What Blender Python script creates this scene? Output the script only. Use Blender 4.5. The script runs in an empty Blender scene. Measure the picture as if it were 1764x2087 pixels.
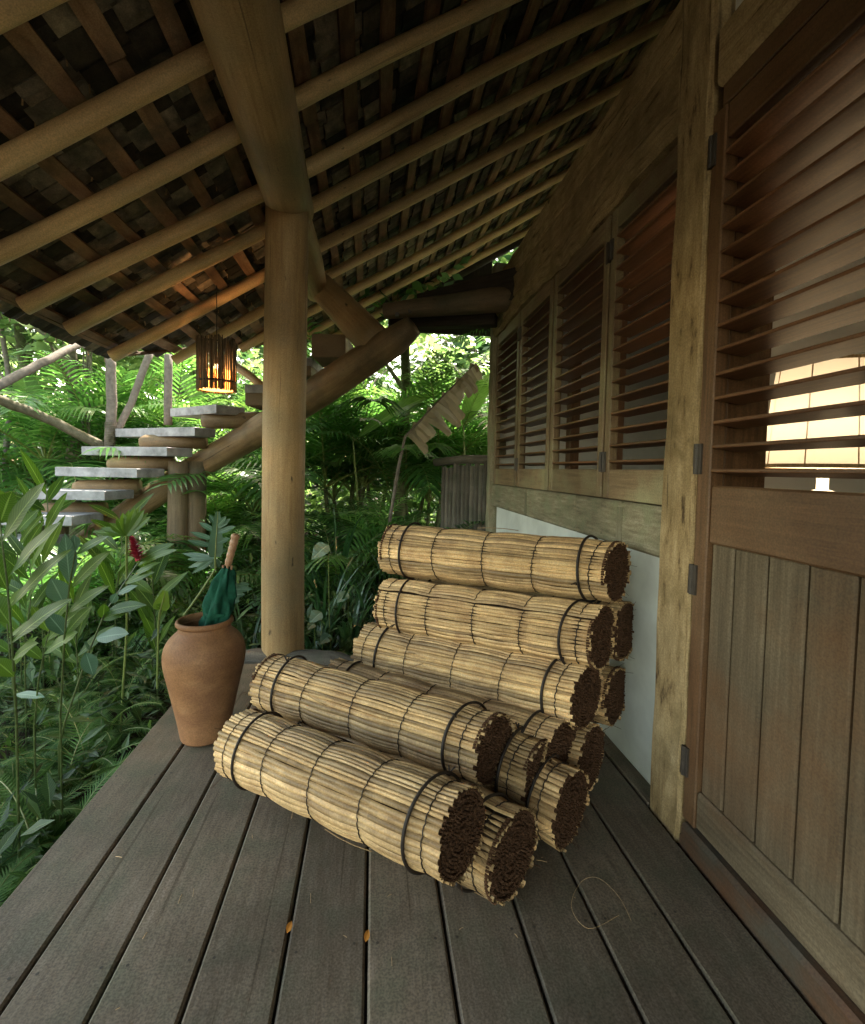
import bpy, math, random
from mathutils import Vector, Matrix
V = Vector
R = math.radians
sc = bpy.context.scene
col = sc.collection
random.seed(7)

# ------------------------------------------------------------------ camera
FPX, IW, IH, SY = 1000.0, 1764.0, 2087.0, 40.0
YAW, PITCH, ROLL = R(6.968), R(-2.707), R(1.101)
CAM = V((0, 0, 1.25))
fw = V((math.sin(YAW)*math.cos(PITCH), math.cos(YAW)*math.cos(PITCH), math.sin(PITCH)))
r0 = V((math.cos(YAW), -math.sin(YAW), 0)); u0 = r0.cross(fw)
rt = r0*math.cos(ROLL) + u0*math.sin(ROLL); up = rt.cross(fw)
cam = bpy.data.cameras.new('camera'); co = bpy.data.objects.new('camera', cam); col.objects.link(co)
cam.sensor_fit = 'HORIZONTAL'; cam.sensor_width = 36; cam.lens = 36*FPX/IW
cam.shift_y = -SY/IW; cam.clip_end = 500; cam.clip_start = .02
m = Matrix((rt, up, -fw)).transposed().to_4x4(); m.translation = CAM; co.matrix_world = m
sc.camera = co

def ray(x, y): return fw + rt*((x-IW/2)/FPX) - up*((y-(IH/2-SY))/FPX)
def pd(x, y, d): return CAM + ray(x, y)*d                       # measured place at a known distance
def py(x, y, Y): r = ray(x, y); return CAM + r*(Y/r.y)
def pz(x, y, z=0): r = ray(x, y); return CAM + r*((z-1.25)/r.z)

# ------------------------------------------------------------------ light
SUN_EL, SUN_AZ = 60, 14      # azimuth from +Y towards +X, degrees
w = bpy.data.worlds.new('World'); sc.world = w; w.use_nodes = True
nt = w.node_tree; bg = nt.nodes['Background']
sky = nt.nodes.new('ShaderNodeTexSky'); sky.sky_type = 'NISHITA'; sky.sun_disc = False
sky.sun_elevation = R(SUN_EL); sky.sun_rotation = R(SUN_AZ); sky.air_density = 1.3; sky.dust_density = 3.0
tint = nt.nodes.new('ShaderNodeMix'); tint.data_type = 'RGBA'; tint.blend_type = 'MULTIPLY'; tint.inputs[0].default_value = 1
nt.links.new(sky.outputs[0], tint.inputs[6]); tint.inputs[7].default_value = (1, .87, .66, 1)      # warm white balance
nt.links.new(tint.outputs[2], bg.inputs[0]); bg.inputs[1].default_value = .15
sl = bpy.data.lights.new('sun', 'SUN'); sl.energy = 2.2; sl.angle = R(.6); sl.color = (1, .93, .82)
so = bpy.data.objects.new('sun', sl); col.objects.link(so)
sd = V((math.sin(R(SUN_AZ))*math.cos(R(SUN_EL)), math.cos(R(SUN_AZ))*math.cos(R(SUN_EL)), math.sin(R(SUN_EL))))
so.rotation_euler = sd.to_track_quat('Z', 'Y').to_euler()
sc.view_settings.view_transform = 'Standard'; sc.view_settings.look = 'None'
sc.view_settings.exposure = 3.55; sc.view_settings.gamma = 1
sc.render.engine = 'CYCLES'
sc.cycles.max_bounces = 7; sc.cycles.diffuse_bounces = 5; sc.cycles.glossy_bounces = 3
sc.cycles.transmission_bounces = 4; sc.cycles.use_denoising = True
sc.cycles.sample_clamp_indirect = 6

# ------------------------------------------------------------------ mesh builder
class MB:
    def __init__(s): s.v = []; s.f = []; s.a = []; s.uv = []
    def face(s, idx, a=.5, uv=None): s.f.append(idx); s.a.append(a); s.uv.append(uv)
    def poly(s, pts, a=.5, uv=None):
        n = len(s.v); s.v += [tuple(p) for p in pts]; s.face(tuple(range(n, n+len(pts))), a, uv)
    def grid(s, rows, a=.5, closed=False, uvf=None):
        """rows: lists of points"""
        n = len(s.v); k = len(rows[0])
        for r in rows: s.v += [tuple(p) for p in r]
        for i in range(len(rows)-1):
            for j in range(k if closed else k-1):
                j2 = (j+1) % k
                uv = None
                if uvf: uv = (uvf(i, j), uvf(i, j+1), uvf(i+1, j+1), uvf(i+1, j))
                s.face((n+i*k+j, n+i*k+j2, n+(i+1)*k+j2, n+(i+1)*k+j), a, uv)
        return n
    def tube(s, path, rad, n=8, a=.5, cap=True, wob=0, sq=1.0):
        path = [V(p) for p in path]
        if not hasattr(rad, '__len__'): rad = [rad]*len(path)
        t0 = (path[1]-path[0]).normalized()
        ref = V((0, 0, 1)) if abs(t0.z) < .9 else V((1, 0, 0))
        nx = t0.cross(ref).normalized(); rows = []; L = 0; Ls = []
        ph = [random.random()*6.28 for _ in range(3)]
        for i, p in enumerate(path):
            if i: L += (p-path[i-1]).length
            Ls.append(L)
            t = (path[min(i+1, len(path)-1)]-path[max(i-1, 0)]).normalized()
            nx = (nx - t*nx.dot(t)).normalized(); ny = t.cross(nx)
            row = []
            for j in range(n):
                th = 2*math.pi*j/n
                rr = rad[i]*(1+wob*(.5*math.sin(2*th+ph[0]+L*1.3)+.3*math.sin(3*th+ph[1]-L*2.1)+.3*math.sin(L*5+ph[2])))
                row.append(p+nx*math.cos(th)*rr+ny*math.sin(th)*rr*sq)
            rows.append(row)
        R0 = rad[0]
        b = s.grid(rows, a, True, lambda i, j: (j/n*2*math.pi*R0, Ls[i]))
        if cap:
            s.face(tuple(range(b+n-1, b-1, -1)), a)
            e = b+(len(path)-1)*n; s.face(tuple(range(e, e+n)), a)
    def box(s, x0, x1, y0, y1, z0, z1, ch=.004, a=.5, ax=None, M=None):
        """box with chamfered edges; grain runs along the longest side"""
        c = V(((x0+x1)/2, (y0+y1)/2, (z0+z1)/2)); h = V((abs(x1-x0)/2, abs(y1-y0)/2, abs(z1-z0)/2))
        ch = min(ch, min(h)*.45)
        if ax is None: ax = list(h).index(max(h))
        o = [k for k in range(3) if k != ax]
        n = len(s.v); ids = {}
        for sx in (-1, 1):
            for sy in (-1, 1):
                for sz in (-1, 1):
                    for k in range(3):
                        q = V((sx*h.x, sy*h.y, sz*h.z))
                        for kk in range(3):
                            if kk != k: q[kk] -= ch*(1 if q[kk] > 0 else -1)
                        ids[(sx, sy, sz, k)] = len(s.v)
                        q = q+c
                        s.v.append(tuple(M @ q if M else q))
        off = random.random()*7
        loc = {}
        def add(keys):
            idx = [ids[k] for k in keys]
            uv = []
            for (sx, sy, sz, k) in keys:
                q = V((sx*h.x, sy*h.y, sz*h.z))
                uv.append((q[o[0]]+q[o[1]]+off, q[ax]+off))
            s.face(tuple(idx), a, tuple(uv))
        for k in range(3):
            i, j = [q for q in range(3) if q != k]
            for sg in (-1, 1):
                ring = []
                for (p, q) in ((-1, -1), (1, -1), (1, 1), (-1, 1)):
                    t = [0, 0, 0]; t[k] = sg; t[i] = p; t[j] = q
                    ring.append((t[0], t[1], t[2], k))
                if (sg == 1) != (k != 1): ring = ring[::-1]
                add(ring)
        for k in range(3):                       # edges parallel to axis k
            i, j = [q for q in range(3) if q != k]
            for p in (-1, 1):
                for q in (-1, 1):
                    t = [0, 0, 0]; t[i] = p; t[j] = q
                    lo = t[:]; lo[k] = -1; hi = t[:]; hi[k] = 1
                    ring = [(lo[0], lo[1], lo[2], i), (hi[0], hi[1], hi[2], i), (hi[0], hi[1], hi[2], j), (lo[0], lo[1], lo[2], j)]
                    if (p*q == 1) == (k != 1): ring = ring[::-1]
                    add(ring)
        for sx in (-1, 1):
            for sy in (-1, 1):
                for sz in (-1, 1):
                    ring = [(sx, sy, sz, 0), (sx, sy, sz, 1), (sx, sy, sz, 2)]
                    if sx*sy*sz == -1: ring = ring[::-1]
                    add(ring)
    def lathe(s, prof, c=(0, 0, 0), n=48, a=.5):
        c = V(c); rows = []
        for r, z in prof:
            rows.append([c+V((math.cos(2*math.pi*j/n)*r, math.sin(2*math.pi*j/n)*r, z)) for j in range(n)])
        s.grid(rows, a, True, lambda i, j: (j/n, prof[i][1]))
    def leaf(s, base, tip, wid, nrm=(0, 0, 1), droop=0.0, fold=.25, n=6, a=.5, peak=.4, wave=0.0):
        base = V(base); tip = V(tip); ax = tip-base; L = ax.length; axn = ax.normalized()
        nrm = V(nrm); nrm = (nrm-axn*nrm.dot(axn))
        if nrm.length < 1e-4: nrm = axn.orthogonal()
        nrm.normalize(); sd_ = axn.cross(nrm)
        b = len(s.v)
        rows = []
        ph = random.random()*6
        for i in range(n+1):
            t = i/n
            if t < peak: w_ = math.sin(t/peak*math.pi/2)**.75
            else: w_ = math.cos((t-peak)/(1-peak)*math.pi/2)**.9
            w_ = max(w_, .02)*wid*.5
            c = base+ax*t+V((0, 0, -droop*L*(t*t-t)*-1 if False else droop*L*(t-t*t)*4*.5))
            wv = wave*wid*math.sin(t*14+ph)
            rows.append([c-sd_*w_+nrm*(fold*w_+wv), c, c+sd_*w_+nrm*(fold*w_-wv)])
        s.grid(rows, a, False, lambda i, j: (j/2, i/n))
    def build(s, name, mat, parent=None, smooth=False):
        me = bpy.data.meshes.new(name); me.from_pydata(s.v, [], s.f)
        at = me.attributes.new('v', 'FLOAT', 'FACE'); at.data.foreach_set('value', s.a)
        uvl = me.uv_layers.new(name='UVMap'); flat = []
        for f, u in zip(s.f, s.uv):
            if u and len(u) == len(f):
                for q in u: flat += (q[0], q[1])
            else: flat += [0, 0]*len(f)
        uvl.data.foreach_set('uv', flat)
        if smooth: me.polygons.foreach_set('use_smooth', [True]*len(s.f))
        me.materials.append(mat); me.update()
        o = bpy.data.objects.new(name, me); col.objects.link(o)
        if parent: o.parent = parent
        return o

def tag(o, label=None, cat=None, group=None, kind=None):
    if label: o['label'] = label
    if cat: o['category'] = cat
    if group: o['group'] = group
    if kind: o['kind'] = kind
    return o
def thing(name, label, cat, loc=(0, 0, 0), group=None, parent=None):
    o = bpy.data.objects.new(name, None); col.objects.link(o); o.location = loc; o.empty_display_size = .1
    if parent: o.parent = parent
    return tag(o, label, cat, group)
def copy_tree(o, parent=None):
    c = o.copy(); col.objects.link(c)
    if parent: c.parent = parent
    for ch in list(o.children): copy_tree(ch, c)
    return c

# ------------------------------------------------------------------ materials
def nodes(name):
    mt = bpy.data.materials.new(name); mt.use_nodes = True
    n = mt.node_tree.nodes; l = mt.node_tree.links
    return mt, n, l, n['Principled BSDF']
def ramp(n, stops):
    r = n.new('ShaderNodeValToRGB'); e = r.color_ramp.elements
    while len(e) < len(stops): e.new(.5)
    for k, (p, c) in enumerate(stops): e[k].position = p; e[k].color = (*c, 1)
    return r
def wood(name, cols, gu=60, gv=3, rough=.75, bump=.25, blotch=None, bscale=2.5, vary=.35, spec=.3, knots=0.0, cracks=0.0, grit=.16, patch=.22):
    mt, n, l, b = nodes(name)
    uv = n.new('ShaderNodeUVMap'); mp = n.new('ShaderNodeMapping'); mp.inputs['Scale'].default_value = (gu, gv, 1)
    l.new(uv.outputs[0], mp.inputs[0])
    nz = n.new('ShaderNodeTexNoise'); nz.inputs['Scale'].default_value = 1; nz.inputs['Detail'].default_value = 6; nz.inputs['Roughness'].default_value = .65
    l.new(mp.outputs[0], nz.inputs[0])
    rp = ramp(n, cols); l.new(nz.outputs[0], rp.inputs[0])
    last = rp.outputs[0]
    geo = n.new('ShaderNodeNewGeometry')
    if blotch:
        nb = n.new('ShaderNodeTexNoise'); nb.inputs['Scale'].default_value = bscale; nb.inputs['Detail'].default_value = 7; nb.inputs['Roughness'].default_value = .6
        l.new(geo.outputs['Position'], nb.inputs[0])
        mr = n.new('ShaderNodeMapRange'); mr.inputs[1].default_value = .45; mr.inputs[2].default_value = .68; l.new(nb.outputs[0], mr.inputs[0])
        mx = n.new('ShaderNodeMix'); mx.data_type = 'RGBA'; l.new(mr.outputs[0], mx.inputs[0]); l.new(last, mx.inputs[6]); mx.inputs[7].default_value = (*blotch, 1)
        last = mx.outputs[2]
    if knots:
        nk = n.new('ShaderNodeTexNoise'); nk.inputs['Scale'].default_value = 1; nk.inputs['Detail'].default_value = 2
        mk = n.new('ShaderNodeMapping'); mk.inputs['Scale'].default_value = (22, 7, 1); l.new(uv.outputs[0], mk.inputs[0]); l.new(mk.outputs[0], nk.inputs[0])
        m2 = n.new('ShaderNodeMapRange'); m2.inputs[1].default_value = .70; m2.inputs[2].default_value = .76; l.new(nk.outputs[0], m2.inputs[0])
        mm = n.new('ShaderNodeMath'); mm.operation = 'MULTIPLY'; mm.inputs[1].default_value = knots; l.new(m2.outputs[0], mm.inputs[0])
        mx = n.new('ShaderNodeMix'); mx.data_type = 'RGBA'; l.new(mm.outputs[0], mx.inputs[0]); l.new(last, mx.inputs[6]); mx.inputs[7].default_value = (.03, .02, .012, 1)
        last = mx.outputs[2]
    if cracks:
        nk = n.new('ShaderNodeTexNoise'); nk.inputs['Scale'].default_value = 1; nk.inputs['Detail'].default_value = 3
        mk = n.new('ShaderNodeMapping'); mk.inputs['Scale'].default_value = (42, .9, 1); mk.inputs['Location'].default_value = (3, 5, 1); l.new(uv.outputs[0], mk.inputs[0]); l.new(mk.outputs[0], nk.inputs[0])
        m2 = n.new('ShaderNodeMapRange'); m2.inputs[1].default_value = .665; m2.inputs[2].default_value = .70; l.new(nk.outputs[0], m2.inputs[0])
        mm = n.new('ShaderNodeMath'); mm.operation = 'MULTIPLY'; mm.inputs[1].default_value = cracks; l.new(m2.outputs[0], mm.inputs[0])
        mx = n.new('ShaderNodeMix'); mx.data_type = 'RGBA'; l.new(mm.outputs[0], mx.inputs[0]); l.new(last, mx.inputs[6]); mx.inputs[7].default_value = (.04, .026, .015, 1)
        last = mx.outputs[2]
    for (gs, amt, lo, hi) in ((170, grit, .35, .65), (1.7, patch, .35, .65)):      # fine grit, broad uneven wear
        ng = n.new('ShaderNodeTexNoise'); ng.inputs['Scale'].default_value = gs; ng.inputs['Detail'].default_value = 3 if gs > 50 else 6
        l.new(geo.outputs['Position'], ng.inputs[0])
        mg = n.new('ShaderNodeMapRange'); mg.inputs[1].default_value = lo; mg.inputs[2].default_value = hi; mg.inputs[3].default_value = 1-amt; mg.inputs[4].default_value = 1+amt
        l.new(ng.outputs[0], mg.inputs[0]); hg = n.new('ShaderNodeHueSaturation'); l.new(mg.outputs[0], hg.inputs['Value']); l.new(last, hg.inputs['Color']); last = hg.outputs[0]
    at = n.new('ShaderNodeAttribute'); at.attribute_name = 'v'
    m1 = n.new('ShaderNodeMapRange'); m1.inputs[3].default_value = 1-vary; m1.inputs[4].default_value = 1+vary; l.new(at.outputs['Fac'], m1.inputs[0])
    hs = n.new('ShaderNodeHueSaturation'); l.new(m1.outputs[0], hs.inputs['Value']); l.new(last, hs.inputs['Color'])
    l.new(hs.outputs[0], b.inputs['Base Color'])
    b.inputs['Roughness'].default_value = rough; b.inputs['Specular IOR Level'].default_value = spec
    bp = n.new('ShaderNodeBump'); bp.inputs['Strength'].default_value = bump; bp.inputs['Distance'].default_value = .004
    l.new(nz.outputs[0], bp.inputs['Height']); l.new(bp.outputs[0], b.inputs['Normal'])
    return mt
def leafmat(name, c1, c2, c3, trans=.45, rough=.4, spec=.5, tcol=1.8):
    mt, n, l, b = nodes(name)
    at = n.new('ShaderNodeAttribute'); at.attribute_name = 'v'
    rp = ramp(n, [(0, c1), (.5, c2), (1, c3)]); l.new(at.outputs['Fac'], rp.inputs[0])
    geo = n.new('ShaderNodeNewGeometry')
    nz = n.new('ShaderNodeTexNoise'); nz.inputs['Scale'].default_value = 9; nz.inputs['Detail'].default_value = 4
    l.new(geo.outputs['Position'], nz.inputs[0])
    mr = n.new('ShaderNodeMapRange'); mr.inputs[3].default_value = .65; mr.inputs[4].default_value = 1.35; l.new(nz.outputs[0], mr.inputs[0])
    hs = n.new('ShaderNodeHueSaturation'); l.new(mr.outputs[0], hs.inputs['Value']); l.new(rp.outputs[0], hs.inputs['Color'])
    uv = n.new('ShaderNodeUVMap'); sx = n.new('ShaderNodeSeparateXYZ'); l.new(uv.outputs[0], sx.inputs[0])
    def mth(op, a_, b_=None):
        q = n.new('ShaderNodeMath'); q.operation = op
        for k_, w_ in ((0, a_), (1, b_)):
            if w_ is None: continue
            if isinstance(w_, (int, float)): q.inputs[k_].default_value = w_
            else: l.new(w_, q.inputs[k_])
        return q.outputs[0]
    du = mth('ABSOLUTE', mth('SUBTRACT', sx.outputs[0], .5))
    mid = mth('LESS_THAN', du, .035)
    vein = mth('MULTIPLY', mth('GREATER_THAN', mth('SINE', mth('SUBTRACT', mth('MULTIPLY', sx.outputs[1], 95), mth('MULTIPLY', du, 34))), .86), .22)
    vm = mth('ADD', mth('MULTIPLY', mid, .6), mth('MULTIPLY', vein, mth('LESS_THAN', du, .49)))
    vx = n.new('ShaderNodeMix'); vx.data_type = 'RGBA'; l.new(vm, vx.inputs[0]); l.new(hs.outputs[0], vx.inputs[6]); vx.inputs[7].default_value = (*[min(1, q*1.5+.04) for q in c3], 1)
    class _H: outputs = [vx.outputs[2]]
    hs = _H
    l.new(hs.outputs[0], b.inputs['Base Color']); b.inputs['Roughness'].default_value = rough; b.inputs['Specular IOR Level'].default_value = spec
    tr = n.new('ShaderNodeBsdfTranslucent')
    h2 = n.new('ShaderNodeHueSaturation'); h2.inputs['Value'].default_value = tcol; h2.inputs['Hue'].default_value = .485; h2.inputs['Saturation'].default_value = 1.1
    l.new(hs.outputs[0], h2.inputs['Color']); l.new(h2.outputs[0], tr.inputs[0])
    ms = n.new('ShaderNodeMixShader'); ms.inputs[0].default_value = trans
    l.new(b.outputs[0], ms.inputs[1]); l.new(tr.outputs[0], ms.inputs[2])
    l.new(ms.outputs[0], n['Material Output'].inputs[0])
    return mt
def plain(name, c, rough=.6, noise=.25, scale=12, bump=.1, spec=.4, metal=0, c2=None, sub=0):
    mt, n, l, b = nodes(name)
    geo = n.new('ShaderNodeNewGeometry')
    nz = n.new('ShaderNodeTexNoise'); nz.inputs['Scale'].default_value = scale; nz.inputs['Detail'].default_value = 7; nz.inputs['Roughness'].default_value = .62
    l.new(geo.outputs['Position'], nz.inputs[0])
    c2 = c2 or tuple(x*(1-noise) for x in c)
    rp = ramp(n, [(.3, c2), (.7, tuple(min(1, x*(1+noise*.5)) for x in c))]); l.new(nz.outputs[0], rp.inputs[0])
    l.new(rp.outputs[0], b.inputs['Base Color']); b.inputs['Roughness'].default_value = rough
    b.inputs['Specular IOR Level'].default_value = spec; b.inputs['Metallic'].default_value = metal
    bp = n.new('ShaderNodeBump'); bp.inputs['Strength'].default_value = bump; bp.inputs['Distance'].default_value = .01
    l.new(nz.outputs[0], bp.inputs['Height']); l.new(bp.outputs[0], b.inputs['Normal'])
    return mt
def emit(name, c, s):
    mt, n, l, b = nodes(name); b.inputs['Base Color'].default_value = (*c, 1)
    b.inputs['Emission Color'].default_value = (*c, 1); b.inputs['Emission Strength'].default_value = s
    return mt

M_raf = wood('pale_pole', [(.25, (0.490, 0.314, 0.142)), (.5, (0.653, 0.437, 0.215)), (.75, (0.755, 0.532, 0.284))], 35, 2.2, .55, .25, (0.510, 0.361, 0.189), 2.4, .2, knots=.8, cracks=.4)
M_log = wood('peeled_log', [(.25, (0.239, 0.136, 0.057)), (.5, (0.350, 0.215, 0.096)), (.75, (0.429, 0.280, 0.134))], 35, 2.2, .6, .25, (0.287, 0.201, 0.102), 2.6, .22, knots=.8, cracks=.55)
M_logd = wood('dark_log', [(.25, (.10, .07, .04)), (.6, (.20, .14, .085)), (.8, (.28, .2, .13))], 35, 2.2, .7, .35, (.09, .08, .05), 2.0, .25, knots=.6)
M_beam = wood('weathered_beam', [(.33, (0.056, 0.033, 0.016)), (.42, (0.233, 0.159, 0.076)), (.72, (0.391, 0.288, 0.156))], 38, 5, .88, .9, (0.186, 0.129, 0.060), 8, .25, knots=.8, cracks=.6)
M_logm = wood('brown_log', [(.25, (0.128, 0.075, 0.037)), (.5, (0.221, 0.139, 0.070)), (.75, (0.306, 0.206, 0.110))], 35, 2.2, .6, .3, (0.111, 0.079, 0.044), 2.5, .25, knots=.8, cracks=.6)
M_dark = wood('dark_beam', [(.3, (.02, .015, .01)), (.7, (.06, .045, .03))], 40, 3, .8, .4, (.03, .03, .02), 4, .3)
M_sill = wood('mossy_sill', [(.3, (0.108, 0.090, 0.054)), (.55, (0.225, 0.194, 0.126)), (.75, (0.333, 0.297, 0.216))], 40, 5, .85, .6, (0.180, 0.180, 0.108), 9, .2, knots=.4)
M_door = wood('stained_door', [(.25, (.055, .027, .012)), (.5, (.11, .054, .024)), (.75, (.17, .088, .042))], 60, 2.5, .5, .15, (.13, .075, .038), 3.5, .2, spec=.4)
M_plank = wood('faded_plank', [(.25, (.06, .043, .025)), (.5, (.115, .085, .052)), (.75, (.17, .13, .082))], 45, 2, .65, .25, (.12, .062, .028), 2.2, .22)
M_sash = wood('sash_wood', [(.25, (.10, .065, .035)), (.5, (.18, .12, .068)), (.75, (.26, .19, .11))], 55, 3, .5, .2, (.24, .21, .12), 3.5, .2)
M_blade = wood('louver_wood', [(.25, (.075, .031, .014)), (.5, (.135, .060, .027)), (.75, (.20, .10, .048))], 60, 2.5, .38, .12, None, 2, .3, spec=.5)
M_deck = wood('deck_board', [(.2, (0.092, 0.067, 0.045)), (.5, (0.148, 0.113, 0.081)), (.8, (0.204, 0.162, 0.123))], 45, 5, .6, .35, (0.110, 0.098, 0.067), 7, .3, spec=.3, knots=.4, cracks=.5, grit=.28, patch=.3)
M_sillboard = wood('threshold_wood', [(.3, (.05, .03, .018)), (.6, (.10, .05, .028)), (.8, (.15, .085, .045))], 60, 3, .5, .2, (.07, .06, .045), 5, .2)
M_slab = plain('tread_slab', (0.323, 0.306, 0.315), .8, .45, 9, .35)
M_plaster = plain('lime_plaster', (0.630, 0.648, 0.612), .9, .22, 3.2, .35, .2)
M_inner = plain('inner_wall', (.72, .74, .73), .9, .08, 4, .1, .2)
M_soil = plain('soil', (.03, .022, .015), .95, .6, 22, 1.0, .1)
M_clay = wood('terracotta', [(.3, (0.187, 0.085, 0.036)), (.55, (0.281, 0.136, 0.060)), (.8, (0.365, 0.204, 0.102))], 6, 9, .66, .25, (0.212, 0.098, 0.047), 9, .1, spec=.35)
M_tile = wood('roof_tile', [(.3, (.09, .075, .055)), (.6, (.24, .185, .125)), (.8, (.38, .30, .21))], 18, 18, .85, .5, (.06, .055, .04), 5, .75)
M_batten = wood('batten', [(.25, (.11, .05, .024)), (.5, (.25, .14, .075)), (.8, (.38, .24, .14))], 30, 4, .75, .4, (.10, .07, .045), 4, .4)
M_iron = plain('hinge_iron', (.045, .034, .026), .55, .3, 30, .1, .5)
M_rubber = plain('dark_band', (.022, .014, .010), .6, .4, 60, .2, .4)
M_twig = wood('twig', [(.3, (.06, .04, .022)), (.7, (.20, .135, .075))], 60, 8, .8, .3, None, 2, .5)
M_hand = wood('handle_wood', [(.3, (.30, .15, .08)), (.7, (.5, .28, .16))], 40, 8, .4, .1, None, 2, .1, spec=.5)
M_green = plain('green_cloth', (.012, .085, .05), .8, .45, 40, .4, .2)
M_red = plain('red_bract', (.36, .02, .045), .45, .3, 60, .1, .5)
M_bark = plain('bark', (.13, .11, .075), .9, .5, 18, .8, .2, c2=(.06, .06, .03))
M_moss = plain('mossy_bark', (.13, .14, .07), .9, .4, 16, .8, .2, c2=(.05, .06, .025))
M_grey = plain('grey_bark', (.17, .14, .115), .85, .4, 20, .5, .2)
M_fence = wood('fence_pole', [(.3, (.06, .05, .04)), (.7, (.16, .14, .11))], 30, 4, .9, .5, (.07, .07, .05), 5, .3)
L_palm = leafmat('palm_leaf', (0.021, 0.063, 0.019), (0.065, 0.166, 0.039), (0.163, 0.285, 0.075), .5, .36, .55, 2.1)
L_far = leafmat('canopy_leaf', (0.015, 0.041, 0.016), (0.056, 0.109, 0.033), (0.150, 0.218, 0.083), .6, .4, .5, 2.2)
L_ging = leafmat('ginger_leaf', (.022, .055, .008), (.05, .11, .014), (.12, .20, .03), .42, .42, .4)
L_blue = leafmat('bluish_leaf', (.04, .085, .045), (.07, .135, .075), (.12, .20, .12), .22, .45, .4, 1.3)
L_fern = leafmat('fern_leaf', (0.020, 0.059, 0.015), (0.045, 0.108, 0.028), (0.098, 0.189, 0.052), .35, .6, .15)
L_strap = leafmat('strap_leaf', (.012, .045, .018), (.03, .085, .03), (.07, .15, .06), .3, .3, .7)
L_dead = leafmat('dead_leaf', (.16, .12, .075), (.30, .25, .17), (.42, .37, .27), .3, .7, .2, 1.2)
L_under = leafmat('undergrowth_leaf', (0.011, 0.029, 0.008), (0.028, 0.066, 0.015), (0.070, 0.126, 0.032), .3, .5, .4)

# reed: per-stick tint by attribute + fine streaks
M_reed = wood('reed', [(.2, (0.226, 0.129, 0.055)), (.45, (0.426, 0.270, 0.122)), (.72, (0.609, 0.428, 0.220))], 90, 5, .48, .3, (0.313, 0.187, 0.086), 9, .46, spec=.35)
M_reedend = plain('cut_reed_end', (0.094, 0.048, 0.026), .9, .55, 90, .8, .1)
M_core = plain('roll_core', (.035, .022, .013), .95, .4, 40, .3, .1)

# ------------------------------------------------------------------ ground and deck
mb = MB()
N = 46
rows = []
for i in range(N):
    y = -4+ (i/(N-1))**1.6*60
    row = []
    for j in range(N):
        x = -30+60*j/(N-1)
        x = (abs(x)/30)**1.7*30*(1 if x > 0 else -1)
        row.append((x, y, -.42+.05*math.sin(x*3.1+y)+.04*math.sin(y*2.3-x*1.7)+max(0, y-9)*.03))
    rows.append(row)
mb.grid(rows)
tag(mb.build('ground', M_soil, None, True), kind='structure')
mb = MB()
for (x, y, z) in [(random.uniform(-5, 1.2), random.uniform(.3, 7), 0) for _ in range(2600)]:   # leaf litter
    if -1.03 < x < 1.2 and y < 3.2: continue
    q = V((x, y, -.37+random.uniform(0, .03))); a = random.uniform(0, 6.28); L = random.uniform(.03, .09)
    mb.leaf(q, q+V((math.cos(a)*L, math.sin(a)*L, random.uniform(-.01, .02))), L*.4, (random.uniform(-.4, .4), random.uniform(-.4, .4), 1), 0, .3, 3, random.random())
tag(mb.build('leaf_litter', plain('litter', (.045, .032, .02), .9, .6, 30, .3, .2)), kind='stuff', label='dark dead leaf litter on the soil beside the deck', cat='leaf litter')

gaps = [-1.03, -.825, -.62, -.415, -.208, 0, .212, .424, .633, .84, 1.047]
mb = MB()
for i in range(10):
    v = random.uniform(.2, .8)
    e = 3.16+random.uniform(-.012, .012)
    mb.box(gaps[i]+.0038, gaps[i+1]-.0038, -4.5, e, -.035, random.uniform(-.0015, .0015), .006, v, 1)
mb.box(1.053, 1.125, 1.69, 4.3, -.035, .001, .004, .55, 1)
deck = mb.build('deck', M_deck); tag(deck, kind='structure')
mb = MB()
for y in (-1.2, -.4, .4, 1.2, 2.0, 2.8): mb.box(-.98, 1.1, y, y+.08, -.2, -.04, .005, .3)
mb.box(-1.0, -.94, -1.6, 3.1, -.2, -.042, .004, .3); mb.box(-.9, 1.1, 3.04, 3.1, -.2, -.04, .004, .3)
tag(mb.build('deck_joists', M_dark, deck))

# ------------------------------------------------------------------ house
H = thing('house', 'timber-framed house with louvered shutters, plank door and deep tiled veranda roof', 'house')
def part(mb, name, mat, parent=H, smooth=False, label=None):
    o = mb.build(name, mat, parent, smooth)
    if label: o['label'] = label
    return o
mb = MB()
mb.box(1.125, 1.30, 1.60, 4.38, -.1, .935, .006)
part(mb, 'plaster_wall', M_plaster)
mb = MB(); mb.box(1.125, 1.3, -1.6, 1.56, 2.66, 3.6, .004); mb.box(1.125, 1.3, -5, .0, 0, 2.66, .004); part(mb, 'plaster_panel', M_plaster)
mb = MB()
for (a, b, vv) in ((1.70, 2.02, .55), (2.024, 2.5, .4), (2.504, 3.35, .6), (3.354, 4.40, .45)):
    mb.box(1.075, 1.26, a, b, .93, 1.125, .01, vv, 1)
for y in (2.0, 3.33): mb.box(1.071, 1.08, y, y+.05, .94, 1.10, .002, .0)
part(mb, 'sill_beam', M_sill)
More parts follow.
